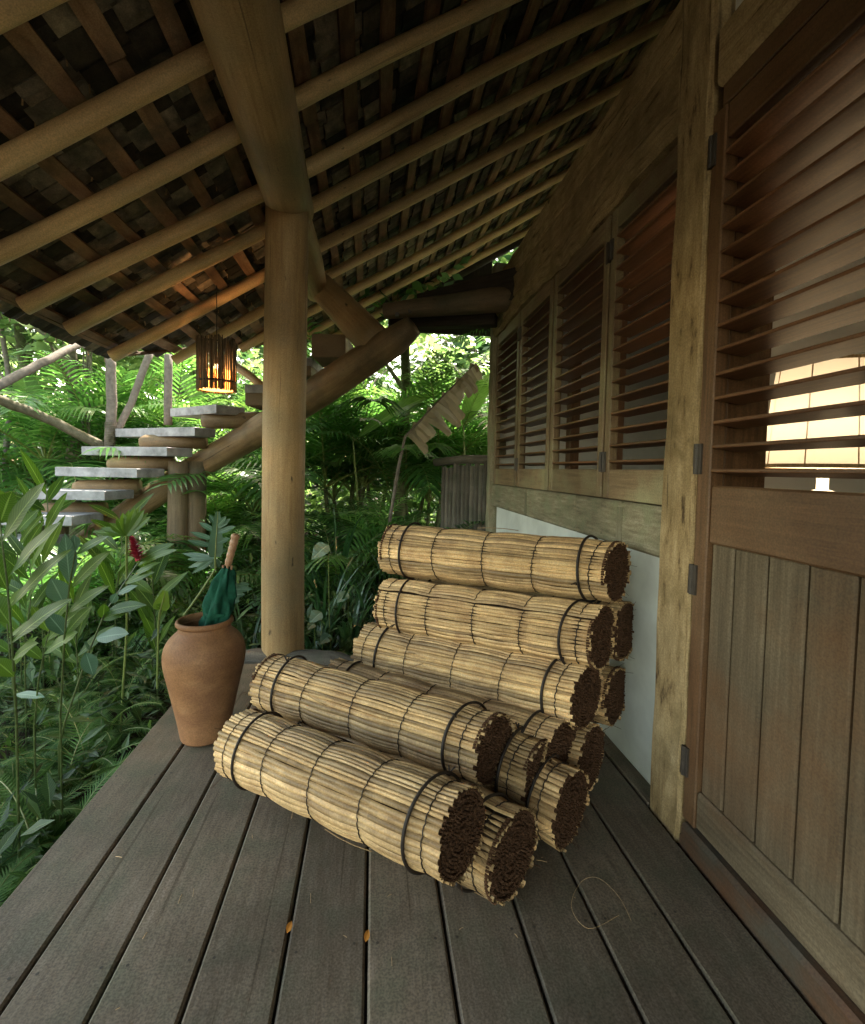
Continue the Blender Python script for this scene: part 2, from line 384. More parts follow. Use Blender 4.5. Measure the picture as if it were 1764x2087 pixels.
# lintel: hewn, uneven lower edge
mb = MB()
rows = []
for i in range(24):
    y = 1.66+(4.46-1.66)*i/23; b_ = 2.455+.018*math.sin(y*4)+random.uniform(-.012, .012)
    xf = 1.055+random.uniform(-.006, .006)
    rows.append([(1.28, y, b_), (xf+.02, y, b_), (xf, y, b_+.03), (xf+random.uniform(-.006, .006), y, b_+.09), (xf+.012, y, 2.60), (xf+.03, y, 2.62), (1.28, y, 2.62)])
mb.grid(rows, .55, False, lambda i, j: (j*.06, i*.12)); part(mb, 'lintel_beam', M_beam)
mb = MB(); mb.box(1.06, 1.26, -1.6, 1.50, 2.47, 2.655, .015, .6, 1); part(mb, 'door_header_beam', M_beam)
# upper boards
mb = MB()
for z0_, z1_, xo in ((2.605, 2.79, 1.075), (2.793, 2.985, 1.082)):
    rows = []
    for i in range(30):
        y = 1.62+(4.46-1.62)*i/29; j = lambda: random.uniform(-.005, .005)
        rows.append([(1.28, y, z0_), (xo+.012+j(), y, z0_+j()), (xo+j(), y, z0_+.02), (xo+j()*1.5, y, (z0_+z1_)/2), (xo+j(), y, z1_-.02), (xo+.015, y, z1_+j()*.6), (1.28, y, z1_)])
    mb.grid(rows, random.uniform(.3, .7), False, lambda i, j: (j*.06+z0_*3, i*.1))
part(mb, 'wall_plate_beams', M_beam, label='heavy weathered beams above the shutters')
# posts
def hewn(mb, x0, x1, y0, y1, z0, z1, v=.6, amp=.006, n=26):
    rows = []; L = 0
    for i in range(n+1):
        z = z0+(z1-z0)*i/n; j = lambda: random.uniform(-amp, amp)
        rows.append([V((x0+j(), y0+.012+j(), z)), V((x0+.012+j(), y0+j(), z)), V((x1+j(), y0+j(), z)), V((x1, y1, z)), V((x0+.015+j(), y1+j(), z)), V((x0+j(), y1-.014+j(), z)), V((x0-.003+j(), (y0+y1)/2+j(), z))])
    mb.grid(rows, v, True, lambda i, j: (j*.05, i*(z1-z0)/n))
mb = MB(); hewn(mb, 1.055, 1.26, 1.509, 1.692, -.02, 3.75, .6, .004); part(mb, 'house_post', M_beam, H, False, 'rough hewn post between the shutters and the door')
mb = MB(); hewn(mb, 1.055, 1.20, 4.36, 4.50, -.4, 3.1); part(mb, 'house_post', M_sill, H, True)
mb = MB(); mb.box(1.10, 1.23, 4.55, 4.60, 2.62, 3.12, .005, .9, 2); mb.box(1.235, 1.5, 4.55, 4.6, 2.62, 3.15, .005, .8, 2); part(mb, 'gable_board', M_sill, label='pale grey boards high on the gable corner')
# interior shell
mb = MB()
mb.box(3.6, 3.7, -1.6, 4.5, 0, 5.6, .002); mb.box(1.13, 3.6, 4.36, 4.5, 0, 2.94, .002); mb.box(1.3, 3.6, -1.6, -1.5, 0, 4.2, .002)
mb.box(1.9, 3.6, 2.62, 2.70, .05, 2.94, .002); mb.box(1.3, 3.6, -1.6, 4.5, 2.945, 2.99, .002)
part(mb, 'inner_wall', M_inner)
mb = MB(); mb.box(1.13, 3.6, -1.5, 4.4, -.1, .08, .002); part(mb, 'inner_floor', M_plank)
mb = MB()
for y, x in ((2.05, 1.45), (2.85, 1.45), (3.5, 1.45)): mb.box(x, x+.07, y, y+.09, .08, 2.9, .004, .5, 2)
part(mb, 'inner_studs', M_door)

def louver_set(y0, y1, z0, z1, x, parent, mat, depth=.080, sp=.075, tilt=7):
    mb = MB(); n = int(round((z1-z0)/sp)); k = (z1-z0)/n
    for i in range(n):
        z = z0+k*(i+.5)
        M = Matrix.Translation((x, 0, z)) @ Matrix.Rotation(R(tilt+random.uniform(-1.2, 1.2)), 4, 'Y')
        mb.box(-.005, depth, y0+.001, y1-.001, -.0055, .0055, .004, random.uniform(.1, .9), 1, M)
    return part(mb, 'louver_blades', mat, parent)
def hinge(y, z, x, parent, h=.095):
    mb = MB(); mb.tube([(x, y, z-h/2), (x, y, z+h/2)], .007, 8); mb.box(x-.002, x+.012, y-.02, y+.018, z-h/2, z+h/2, .001)
    for q in range(3): mb.tube([(x, y, z-h/2+h*(q+.5)/3-.001), (x, y, z-h/2+h*(q+.5)/3+.003)], .0085, 8)
    part(mb, 'hinge', M_iron, parent)
# window sashes
sash = [(1.55, 2.215), (2.235, 2.94), (2.965, 3.63), (3.655, 4.35)]
for i, (a, b) in enumerate(sash):
    W = thing('window', None, None, (0, 0, 0), parent=H)
    mb = MB(); x0, x1 = 1.085, 1.125; fwid = .052
    mb.box(x0, x1, a, a+fwid, 1.13, 2.455, .004, random.random(), 2); mb.box(x0, x1, b-fwid, b, 1.13, 2.455, .004, random.random(), 2)
    mb.box(x0+.002, x1, a+fwid, b-fwid, 1.13, 1.265, .004, random.random(), 1)
    mb.box(x0+.002, x1, a+fwid, b-fwid, 2.36, 2.455, .004, random.random(), 1)
    part(mb, 'frame', M_sash, W)
    louver_set(a+fwid, b-fwid, 1.265, 2.36, 1.088, W, M_blade)
    hy = a+.004 if i % 2 else b-.004
    hinge(hy, 1.30, 1.082, W); hinge(hy, 2.28, 1.082, W)
mb = MB()
for y in (2.225, 2.952, 3.642): mb.box(1.115, 1.15, y-.012, y+.012, 1.13, 2.455, .002, .4, 2)
mb.box(1.11, 1.3, 1.70, 4.36, 1.128, 1.14, .002, .4, 1)
part(mb, 'window_jamb', M_sash)
# door
D = thing('door', None, None, (0, 0, 0), parent=H)
mb = MB(); mb.box(1.12, 1.27, 1.455, 1.49, .0, 2.47, .004, .45, 2); mb.box(1.072, 1.2, -.1, 1.475, 2.40, 2.468, .004, .4, 1); part(mb, 'door_jamb', M_door, D)
mb = MB()
mb.box(1.066, 1.115, 1.446, 1.507, .08, 2.395, .004, .5, 2); mb.box(1.07, 1.115, .02, .11, .10, 2.395, .004, .5, 2)
mb.box(1.072, 1.113, .11, 1.446, 2.29, 2.395, .004, .5, 1)
mb.box(1.072, 1.113, .11, 1.446, 1.03, 1.215, .006, .55, 1)
part(mb, 'door_frame', M_door, D)
mb = MB(); mb.box(1.069, 1.115, .11, 1.446, .085, .21, .008, .6, 1); part(mb, 'bottom_rail', M_plank, D)
mb = MB(); ys = [1.446, 1.346, 1.22, 1.093, .966, .83, .68, .52, .34, .11]
for q in range(len(ys)-1): mb.box(1.084, 1.107, ys[q+1]+.003, ys[q]-.003, .19, 1.03, .005, random.uniform(.2, .85), 2)
mb.box(1.098, 1.11, .1, 1.442, .19, 1.03, .002, .0, 2)
part(mb, 'plank_panel', M_plank, D)
louver_set(.11, 1.446, 1.225, 2.285, 1.071, D, M_blade, .092, .0757, 8)
for z in (.28, .90, 1.30, 2.28): hinge(1.504, z, 1.06, D, .10)
mb = MB(); mb.box(1.052, 1.20, -1.6, 1.50, -.02, .075, .012, .5, 1); mb.box(1.053, 1.066, -1.6, 1.50, -.03, .03, .004, .9, 1); part(mb, 'threshold', M_sillboard, D)

# ------------------------------------------------------------------ roof
RF = thing('roof', None, None, parent=H)
def rz(x): return 3.48+.6*x
raf = [(.85, -2.2, .058), (1.38, -2.17, .06), (1.86, -2.18, .062), (2.36, -2.19, .055), (2.82, -2.17, .055), (3.37, -2.15, .058), (3.83, -2.16, .056), (4.5, -2.20, .056), (5.2, -1.98, .055), (5.9, -1.52, .055), (6.6, -1.1, .055), (7.3, -.7, .055), (.3, -2.2, .055), (-.3, -2.2, .055), (-.9, -2.2, .055), (-1.5, -2.2, .055), (-2.1, -2.2, .055), (-2.7, -2.2, .055)]
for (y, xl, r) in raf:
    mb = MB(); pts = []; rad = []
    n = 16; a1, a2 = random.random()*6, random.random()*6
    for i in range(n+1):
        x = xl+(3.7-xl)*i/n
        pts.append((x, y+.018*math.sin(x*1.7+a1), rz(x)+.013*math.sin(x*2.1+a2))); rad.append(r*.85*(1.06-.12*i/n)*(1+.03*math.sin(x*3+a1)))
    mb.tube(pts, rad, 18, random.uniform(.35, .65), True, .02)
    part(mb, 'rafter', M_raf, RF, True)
cs, sn = math.cos(math.atan(.6)), math.sin(math.atan(.6))
def roof_pt(s_, y, h):      # s_ = x, h above rafter axis
    return V((s_-sn*h, y, rz(s_)+cs*h))
def xmin(y):                # eave line, cut back towards the far corner
    if y < 4.75: return -2.22
    if y < 6.1: return -2.22+(y-4.75)*.55
    return -1.48+(y-6.1)*.6
sp = .225
k = 0; x = -2.16; battens = MB()
while x < 3.7:
    y1 = 7.6
    for q in range(400):
        if xmin(y1) > x: y1 -= .02
    ya = -4.9
    wv = random.uniform(0, 6)
    while ya < y1-.05:
        yb = min(ya+random.uniform(1.6, 2.9), y1)
        o0 = random.uniform(-.012, .012); o1 = random.uniform(-.012, .012); hw = random.uniform(.030, .042)
        rows = []
        for i in range(7):
            yy = ya+(yb-ya-.006)*i/6; xx = x+o0+(o1-o0)*i/6+.004*math.sin(yy*4+wv); a_ = hw*(1+.08*math.sin(yy*5+wv))
            rows.append([roof_pt(xx-a_, yy, .060), roof_pt(xx+a_, yy, .060+random.uniform(-.002, .002)), roof_pt(xx+a_, yy, .085), roof_pt(xx-a_, yy, .085)])
        battens.grid(rows, random.uniform(0, 1), True, lambda i, j: (j*.05+k, i*.3)); 
        ya = yb
    x += sp; k += 1
part(battens, 'batten_rows', M_batten, RF)
tiles = MB(); nibs = MB()
x = -2.30; k = 0
while x < 3.8:
    y = -3.0+random.uniform(0, .1)
    while y < 7.6:
        w_ = random.uniform(.105, .15)
        if x >= xmin(y+.05)-.14:
            v = random.random(); v = v*v
            if random.random() < .06: v = random.uniform(.7, 1)
            lo = .088+random.uniform(-.003, .004); up_ = .118; th = .014
            o = random.uniform(-.018, .018); L = sp*1.55; sk = random.uniform(-.004, .004)
            cup = random.uniform(.0, .007)
            rows = []
            for (xx, h) in ((x+o, lo), (x+o+L*.5, (lo+up_)/2), (x+o+L, up_)):
                rows.append([roof_pt(xx, y+.003, h+cup), roof_pt(xx, y+w_*.5+sk, h-cup), roof_pt(xx, y+w_-.003, h+cup), roof_pt(xx, y+w_-.003, h+th+cup), roof_pt(xx, y+.003, h+th+cup)])
            b0 = tiles.grid(rows, v, True, lambda i, j: (j*.04+y, i*.17+x))
            tiles.face((b0, b0+4, b0+3, b0+2, b0+1), v)
            if random.random() < .35:       # hanging nib / peg
                q = roof_pt(x+o+.0, y+w_*.5, lo); nibs.tube([q+V((0, 0, .012)), q+V((random.uniform(-.006, .006), random.uniform(-.006, .006), -random.uniform(.015, .04)))], .004, 5, random.random())
        y += w_
    x += sp; k += 1
part(tiles, 'roof_tiles', M_tile, RF); tag(part(nibs, 'tile_pegs', M_log, RF), kind='stuff')
# closing skin above tiles
mb = MB()
mb.grid([[roof_pt(xx, -5.0, .15), roof_pt(xx, 4.6, .15)] for xx in (-2.2, 3.8)])
mb.grid([[roof_pt(xx, 4.6, .15), roof_pt(xx, 7.55, .15)] for xx in (-.75, 3.8)])
mb.poly([roof_pt(-2.2, 4.6, .15), roof_pt(-.75, 4.6, .15), roof_pt(-.75, 7.5, .15), roof_pt(-1.45, 6.1, .15)])
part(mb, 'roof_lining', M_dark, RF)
mb = MB()
hb = [roof_pt(xmin(y)+.02, y, .03) for y in (4.9, 5.5, 6.1, 6.8, 7.4)]
mb.tube([roof_pt(-2.18, -4.9, .075), roof_pt(-2.18, 4.8, .075)]+[roof_pt(xmin(y)+.03, y, .075) for y in (5.4, 6.0, 6.8, 7.5)], .018, 6, .3)
part(mb, 'eave_batten', M_batten, RF)
mb = MB()
mb.box(.2, 1.8, 7.62, 7.68, 3.35, 4.5, .003, .3, 2); mb.box(2.55, 3.7, 7.62, 7.68, 3.35, 5.6, .003, .3, 2); mb.box(3.7, 3.76, -5, 7.68, 2.9, 5.8, .003, .3, 2)
mb.box(1.8, 2.55, 7.62, 7.68, 3.35, 4.05, .003, .3, 2)
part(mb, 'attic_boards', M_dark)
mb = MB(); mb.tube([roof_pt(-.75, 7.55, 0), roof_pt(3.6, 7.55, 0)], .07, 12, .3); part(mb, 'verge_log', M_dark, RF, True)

# ------------------------------------------------------------------ veranda timbers
def jlog(p, q, ra, rb, n=14, wob=.02, amp=.008, v=.5, ns=24, mat=M_log, name='log', par=H, label=None):
    p, q = V(p), V(q); mb = MB(); pts = []; rad = []; a1, a2 = random.random()*6, random.random()*6
    for i in range(n+1):
        t = i/n; c = p.lerp(q, t)+V((math.sin(t*5+a1)*amp, math.sin(t*4+a2)*amp, math.sin(t*6+a2)*amp*.5)); pts.append(c); rad.append(ra+(rb-ra)*t)
    mb.tube(pts, rad, ns, v, True, wob)
    return part(mb, name, mat, par, True, label)
pb = pz(574, 1335, -.25); pb = V((-.594, 3.40, -.3)); ptp = py(584, 415, 3.40)
jlog(pb, ptp, .142, .136, 16, .012, .006, .55, 28, M_log, 'veranda_post')
pa = py(487, -40, 1.85); 
jlog(V((-.42, -3, 2.93)), V((-.575, 3.55, 3.0)), .19, .15, 16, .03, .008, .55, 28, M_log, 'purlin')
jlog(V((-.585, 3.5, 2.98)), pd(646, 592, 4.95), .145, .115, 10, .03, .008, .35, 24, M_log, 'purlin')
jlog(pd(628, 560, 5.0), pd(775, 708, 4.35), .135, .16, 10, .04, .01, .2, 24, M_log, 'knee_log')
# tie beams at the gable end
a_, b_ = pd(1078, 578, 3.85), pd(860, 632, 4.5)
def plank(p, q, wz, wy, v, mat, name, label=None):
    p, q = V(p), V(q); d = q-p; L = d.length; xa = d.normalized(); za = V((0, 0, 1)); ya = za.cross(xa).normalized(); za = xa.cross(ya)
    M = Matrix((xa, ya, za)).transposed().to_4x4(); M.translation = p
    mb = MB(); mb.box(0, L, -wy/2, wy/2, -wz/2, wz/2, .008, v, 0, M); return part(mb, name, mat, H, False, label)
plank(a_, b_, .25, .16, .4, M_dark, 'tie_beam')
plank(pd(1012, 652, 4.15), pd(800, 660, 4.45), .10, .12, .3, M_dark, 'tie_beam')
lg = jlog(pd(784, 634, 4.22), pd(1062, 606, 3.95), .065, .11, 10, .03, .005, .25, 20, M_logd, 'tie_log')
mb = MB()
for (x, y) in ((810, 641), (836, 634)):
    q = pd(x, y, 4.12); mb.tube([q-V((0, .015, 0)), q+V((0, .05, 0))], .017, 12, .1)
tag(mb.build('bolt_hole', M_iron, H))

# ------------------------------------------------------------------ staircase
ST = thing('staircase', 'open garden staircase of thick pale slabs notched onto a massive log', 'staircase', (0, 0, 0))
tread = [  # right front corner px,py,depth; left corner px, depth ratio; back corner px, ratio ; 
 (441, 824, 5.2, 347, 1.09, 499, 1.05), (397, 870, 5.1, 231, 1.10, 439, 1.05), (340, 911, 5.0, 166, 1.06, 392, 1.06),
 (279, 955, 4.9, 112, 1.03, 335, 1.07), (213, 1001, 4.8, 45, 1.00, 273, 1.08), (146, 1052, 4.65, -30, .99, 211, 1.09),
 (79, 1102, 4.5, -110, .98, 142, 1.10), (20, 1150, 4.35, -170, .97, 90, 1.10)]
TH = .092
for i, (x, y, d, xl, kl, xb, kb) in enumerate(tread):
    A = pd(x, y, d)
    def onz(px_, dd):
        q = pd(px_, y, dd); q.z = A.z; return q
    B = onz(xl, d*kl); C_ = onz(xb, d*kb); Dd = C_+(B-A)
    mb = MB(); pts = [A, B, Dd, C_]; cc = (A+B+C_+Dd)/4
    lo = V((0, 0, TH)); n_ = len(mb.v); ins = [p.lerp(cc, .012) for p in pts]
    rows = [[p for p in ins], [p-V((0, 0, .006)) for p in pts], [p-lo+V((0, 0, .006)) for p in pts], [p-lo for p in ins]]
    mb.grid(rows, random.uniform(.3, .7), True); mb.face((3, 2, 1, 0)); mb.face((12, 13, 14, 15))
    mb.build('tread', M_slab, ST)
    # notched seat block below each slab
    mb = MB(); mid = A.lerp(C_, .55).lerp(B, .12)
# upper treads near the post (seen edge on, wood seats)
def slab(pts, th, mat, name):
    mb = MB(); pts = [V(p) for p in pts]; cc = sum(pts, V())/len(pts); k = len(pts); ins = [p.lerp(cc, .012) for p in pts]
    mb.grid([ins, [p-V((0, 0, .006)) for p in pts], [p-V((0, 0, th-.006)) for p in pts], [p-V((0, 0, th)) for p in ins]], .5, True)
    mb.face(tuple(range(k-1, -1, -1))); mb.face(tuple(range(3*k, 4*k))); return mb.build(name, mat, ST)
def slabq(x1, y1, x2, d, dep, th, mat, name, dd=1.0):
    a = pd(x1, y1, d); b = pd(x2, y1, d*dd); b.z = a.z; n = (b-a).cross(V((0, 0, 1))).normalized()
    if n.y < 0: n = -n
    return slab([a, b, b+n*dep, a+n*dep], th, mat, name)
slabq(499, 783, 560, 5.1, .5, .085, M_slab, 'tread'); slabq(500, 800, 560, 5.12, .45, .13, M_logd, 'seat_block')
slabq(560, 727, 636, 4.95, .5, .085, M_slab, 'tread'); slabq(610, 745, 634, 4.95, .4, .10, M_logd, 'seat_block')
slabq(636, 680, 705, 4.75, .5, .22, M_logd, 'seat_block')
path = [(842, 664, 4.12), (805, 694, 4.2), (735, 740, 4.45), (655, 795, 4.8), (585, 842, 5.2), (510, 890, 5.5), (430, 935, 5.6), (350, 985, 5.55), (270, 1040, 5.4), (190, 1095, 5.25), (110, 1150, 5.1), (20, 1210, 5.0)]
rad = [.09, .125, .145, .155, .16, .16, .15, .14, .13, .12, .11, .10]
P = [pd(*q) for q in path]; PP = []; RR = []
for i in range(len(P)-1):
    for s in range(4): PP.append(P[i].lerp(P[i+1], s/4)); RR.append(rad[i]+(rad[i+1]-rad[i])*s/4)
PP.append(P[-1]); RR.append(rad[-1])
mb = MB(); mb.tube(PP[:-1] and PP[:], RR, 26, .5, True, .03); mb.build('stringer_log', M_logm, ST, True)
for (x, y, d, r_) in ((470, 858, 5.4, .09), (345, 902, 5.35, .085), (280, 947, 5.25, .085), (210, 995, 5.15, .085), (140, 1042, 5.05, .085)):   # rounded log seats under the slabs
    mb = MB(); a = pd(x-58, y, d); b = pd(x+75, y-3, d+.12); mb.tube([a, a.lerp(b, .08), a.lerp(b, .5), b], [r_*.7, r_, r_, r_], 20, .7, True, .02); mb.build('seat_log', M_logm, ST, True)
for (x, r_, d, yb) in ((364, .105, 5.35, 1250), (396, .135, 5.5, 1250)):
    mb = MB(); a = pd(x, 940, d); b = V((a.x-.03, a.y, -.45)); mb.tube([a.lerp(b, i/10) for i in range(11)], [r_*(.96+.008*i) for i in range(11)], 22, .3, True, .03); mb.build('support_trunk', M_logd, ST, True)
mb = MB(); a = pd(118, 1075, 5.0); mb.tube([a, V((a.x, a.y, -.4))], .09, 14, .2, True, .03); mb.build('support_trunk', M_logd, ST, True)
def pole(pts, r, mat, name='handrail_pole', v=.5, wob=.06):
    mb = MB(); P = [pd(*q) for q in pts]; Q = []
    for i in range(len(P)-1):
        for s in range(5): Q.append(P[i].lerp(P[i+1], s/5)+V((random.uniform(-1, 1), random.uniform(-1, 1), random.uniform(-1, 1)))*r*.12)
    Q.append(P[-1]); mb.tube(Q, r, 10, v, True, wob); return mb.build(name, mat, ST, True)
pole([(225, 725, 5.6), (228, 820, 5.6), (222, 915, 5.6)], .052, M_grey)
pole([(343, 722, 5.8), (343, 866, 5.8)], .045, M_grey)
pole([(308, 715, 6.0), (268, 820, 5.8), (238, 878, 5.65)], .042, M_grey)
pole([(-20, 795, 4.6), (80, 742, 5.0), (170, 697, 5.6)], .042, M_grey)
pole([(-20, 808, 4.8), (90, 850, 5.2), (215, 912, 5.6)], .05, M_bark)
pole([(475, 740, 5.6), (540, 790, 5.4)], .045, M_log)
mb = MB()
for k in range(14):
    q = pd(225, 862+k*3.4, 5.6); mb.lathe([(.052, -.006), (.062, 0), (.052, .006)], q, 14)
mb.build('rope_lashing', M_bark, ST, True)

# ------------------------------------------------------------------ reed rolls
RLEN, RR0 = 1.02, .126
ST_POS = [.05, .265, .49, .715, .945]
def make_roll(seed, spin=0, shear=.2):
    rnd = random.Random(seed)
    def bend(mb):          # the right-hand end face slants back
        cs_, sn_ = math.cos(spin), math.sin(spin); o = []
        for (x, y, z) in mb.v:
            y, z = y*cs_-z*sn_, y*sn_+z*cs_
            t = min(1, max(0, (x/RLEN-.45)/.45)); t = t*t*(3-2*t); o.append((x+shear*y*t, y, z))
        mb.v = o
    root = bpy.data.objects.new('reed_roll', None); col.objects.link(root); root.empty_display_size = .1
    mb = MB(); th = 0; ns = 47
    ws = [rnd.uniform(.65, 1.35) for _ in range(ns)]; tot = sum(ws)
    xs = []
    prev = 0
    cuts = [0]+ST_POS+[1]
    for a, b in zip(cuts[:-1], cuts[1:]):
        k = 2 if b-a < .1 else 6
        for i in range(k): xs.append((a+(b-a)*i/k, i/k, b-a))
    xs.append((1, 0, .05))
    seamrot = [rnd.uniform(-.03, .03) for _ in range(len(xs))]
    for i in range(ns):
        dth = ws[i]/tot*2*math.pi; c = th+dth/2; th += dth
        e0, e1 = rnd.uniform(-.014, .006), rnd.uniform(-.006, .010)
        jr = rnd.uniform(-.0018, .0018); v = rnd.random(); rr = []
        step = .010*(c/(2*math.pi))            # spiral of the rolled mat
        wandA = rnd.uniform(-.03, .03); wandB = rnd.uniform(-.03, .03)
        for (t, ph, seg) in xs:
            bul = math.sin(ph*math.pi)**.7*(.0080 if seg > .1 else .002) if ph else 0
            if t in (0, 1): bul = .004
            x = t*RLEN
            if t == 0: x += e0
            if t == 1: x += e1
            r_ = RR0-.008+bul+jr+step-.005
            cc = c+wandA*math.sin(ph*math.pi)*(1 if seg > .1 else 0)*(1 if int(t*4.4) % 2 else -1)*.8+wandB*.4*math.sin(t*9)
            half = dth*.525*(1-(.10 if ph == 0 and 0 < t < 1 else 0)); row = []
            for q in range(5):
                u = -1+q*.5; an = cc+half*u; rd = r_+.0062*math.sqrt(max(0, 1-u*u))-.004
                row.append((x, math.cos(an)*rd, math.sin(an)*rd))
            rr.append(row)
        n0 = len(mb.v); kk = 5
        for r_ in rr: mb.v += r_
        for a in range(len(rr)-1):
            vv = min(1, max(0, v+rnd.uniform(-.12, .12)+(.12 if rnd.random() < .1 else 0)))
            for j in range(4):
                mb.face((n0+a*kk+j, n0+(a+1)*kk+j, n0+(a+1)*kk+j+1, n0+a*kk+j+1), vv, ((j*.006+i*.31, rr[a][0][0]), (j*.006+i*.31, rr[a+1][0][0]), (j*.006+.006+i*.31, rr[a+1][0][0]), (j*.006+.006+i*.31, rr[a][0][0])))
    # loose stray reeds on the skin
    for q in range(5):
        an = rnd.uniform(0, 6.28); x = rnd.uniform(.1, .8); L = rnd.uniform(.06, .22); d = rnd.uniform(-.25, .25)
        pts = [(x+L*t, math.cos(an+d*t)*(RR0+.008+.006*math.sin(t*3)), math.sin(an+d*t)*(RR0+.008+.006*math.sin(t*3))) for t in (0, .33, .66, 1)]
        mb.tube(pts, .0016, 4, rnd.random()*.4)
    bend(mb); mb.build('reeds', M_reed, root, True)
    mb = MB()
    mb.tube([(.012, 0, 0), (RLEN-.008, 0, 0)], RR0-.012, 32)
    bend(mb); mb.build('core', M_core, root)
    for (x0, sg) in ((0, -1), (RLEN, 1)):       # spiral of cut ends
        mb = MB(); r_ = .006; an = 0
        while r_ < RR0-.004:
            rs = rnd.uniform(.0036, .0054); out = rnd.uniform(-.004, .002)+.003*math.sin(an*.5)+.006*(rnd.random() < .06)
            cy, cz = math.cos(an)*r_, math.sin(an)*r_
            mb.tube([(x0-sg*.012, cy, cz), (x0+sg*out, cy+rnd.uniform(-.001, .001), cz)], [rs, rs*rnd.uniform(.75, 1)], 6, rnd.random())
            an += .0098/max(r_, .008); r_ += .0102/(2*math.pi)*.0098/max(r_, .008)
        for q in range(16):                     # hairy fibres
            a2 = rnd.uniform(0, 6.28); r2 = rnd.uniform(.08, .125); L = rnd.uniform(.015, .06)
            p = V((x0, math.cos(a2)*r2, math.sin(a2)*r2)); d = V((sg*rnd.uniform(.2, 1), math.cos(a2)*rnd.uniform(0, 1), math.sin(a2)*rnd.uniform(0, 1))).normalized()
            mb.tube([p, p+d*L*.5, p+d*L+V((0, 0, -.01))], .0007, 4)
        bend(mb); mb.build('cut_end', M_reedend, root)
    for t in (.115, .905):
        mb = MB(); a1 = rnd.uniform(-.012, .012); a2 = rnd.uniform(-.012, .012)
        pts = []
        n = 44; rows = []
        for i in range(n):
            an = 2*math.pi*i/n; rc = RR0+.0075+.0012*math.sin(an*3)
            c = V((t*RLEN+a1*math.cos(an)+a2*math.sin(an), math.cos(an)*rc, math.sin(an)*rc)); er = V((0, math.cos(an), math.sin(an)))
            rows.append([c+er*.0052*math.cos(q*1.047)+V((1, 0, 0))*.0052*math.sin(q*1.047) for q in range(6)])
        rows.append(rows[0]); mb.grid(rows, .5, True)
        an = rnd.uniform(.5, 2.4); p = V((t*RLEN, math.cos(an)*(RR0+.008), math.sin(an)*(RR0+.008)))
        for q in range(3): mb.tube([p, p+V((rnd.uniform(-.02, .02), math.cos(an)*.02, math.sin(an)*.02))], .0025, 5)
        bend(mb); mb.build('band', M_rubber, root, True)
    mb = MB()
    for t in ST_POS:
        n = 96; rows = []; sh = rnd.uniform(0, 6)
        for i in range(n):
            an = 2*math.pi*i/n; rc = RR0-.0095+.010*(i/n)+.0012*math.cos(an*48); x = t*RLEN+.003*math.sin(an*2+sh)+.002*math.sin(an*24)
            c = V((x, math.cos(an)*rc, math.sin(an)*rc)); er = V((0, math.cos(an), math.sin(an)))
            rows.append([c+er*.0022*math.cos(q*1.57)+V((1, 0, 0))*.0022*math.sin(q*1.57) for q in range(4)])
        mb.grid(rows, .5, True)
    bend(mb); mb.build('stitching', M_rubber, root, True)
    return root
rolls = [  # left end centre, right end centre, spin, prototype, label
 (pd(800, 1118, 2.44), pd(1259, 1165, 1.97), 1.1, 0, 'topmost straw-coloured reed roll, lying across the back of the pile'),
 (pd(793, 1232, 2.37), pd(1230, 1300, 1.90), 2.3, 1, 'reed roll second from the top, directly under the topmost one'),
 (pd(753, 1322, 2.37), pd(1197, 1420, 1.87), 4.0, 2, 'reed roll third from the top, under two others at the back'),
 (pd(553, 1388, 2.10), pd(1008, 1527, 1.62), .4, 1, 'upper of the two front reed rolls, tied with a dark band at each end'),
 (pd(494, 1513, 1.80), pd(944, 1698, 1.31), 5.1, 0, 'lowest front reed roll nearest the terracotta jar'),
 (V((-.165, 2.27, .235)), pd(1145, 1543, 1.76), 3.0, 2, 'pinkish reed roll sunk between the front rolls and the back stack'),
 (None, pz(1048, 1745, .131), 1.7, 1, 'dark-ended reed roll on the deck under the lowest front roll'),
 (None, pd(1104, 1585, 1.67), .2, 0, 'reed roll mostly hidden, its dark end right behind the upper front roll'),
 (None, pz(1165, 1648, .131), 4.4, 2, 'hidden reed roll on the deck, its dark end lowest at the back of the pile'),
 (None, pd(1206, 1547, 1.88), 2.9, 1, 'hidden reed roll by the white wall, its dark end just above the lowest back one'),
 (None, pd(1256, 1419, 2.10), .9, 0, 'hidden reed roll, dark end against the white wall level with the third roll'),
 (None, pd(1275, 1287, 2.06), 3.6, 2, 'hidden reed roll, dark end against the white wall level with the second roll'),
]
SH = [.27, .25, .25, .19, .10, .22, .14, .10, .05, .25, .25, .28]
for i, (a, b, spin, pk, lab) in enumerate(rolls):
    if a is None:
        ang = R({6: -42, 7: -43, 8: -47}.get(i, -34)); d = V((math.cos(ang), math.sin(ang), 0)); a = b-d*RLEN
    d = (b-a).normalized(); s = (b-a).length/RLEN
    ya = V((0, 0, 1)).cross(d).normalized(); za = d.cross(ya)
    o = make_roll(11+i*7, spin, SH[i])
    o.rotation_mode = 'QUATERNION'; o.rotation_quaternion = Matrix((d, ya, za)).transposed().to_quaternion()
    o.scale = (s, .93, .93) if i in (3, 4) else (s, 1, 1); o.location = a
    tag(o, lab, 'reed roll', 'rolled reed mats piled on the deck')

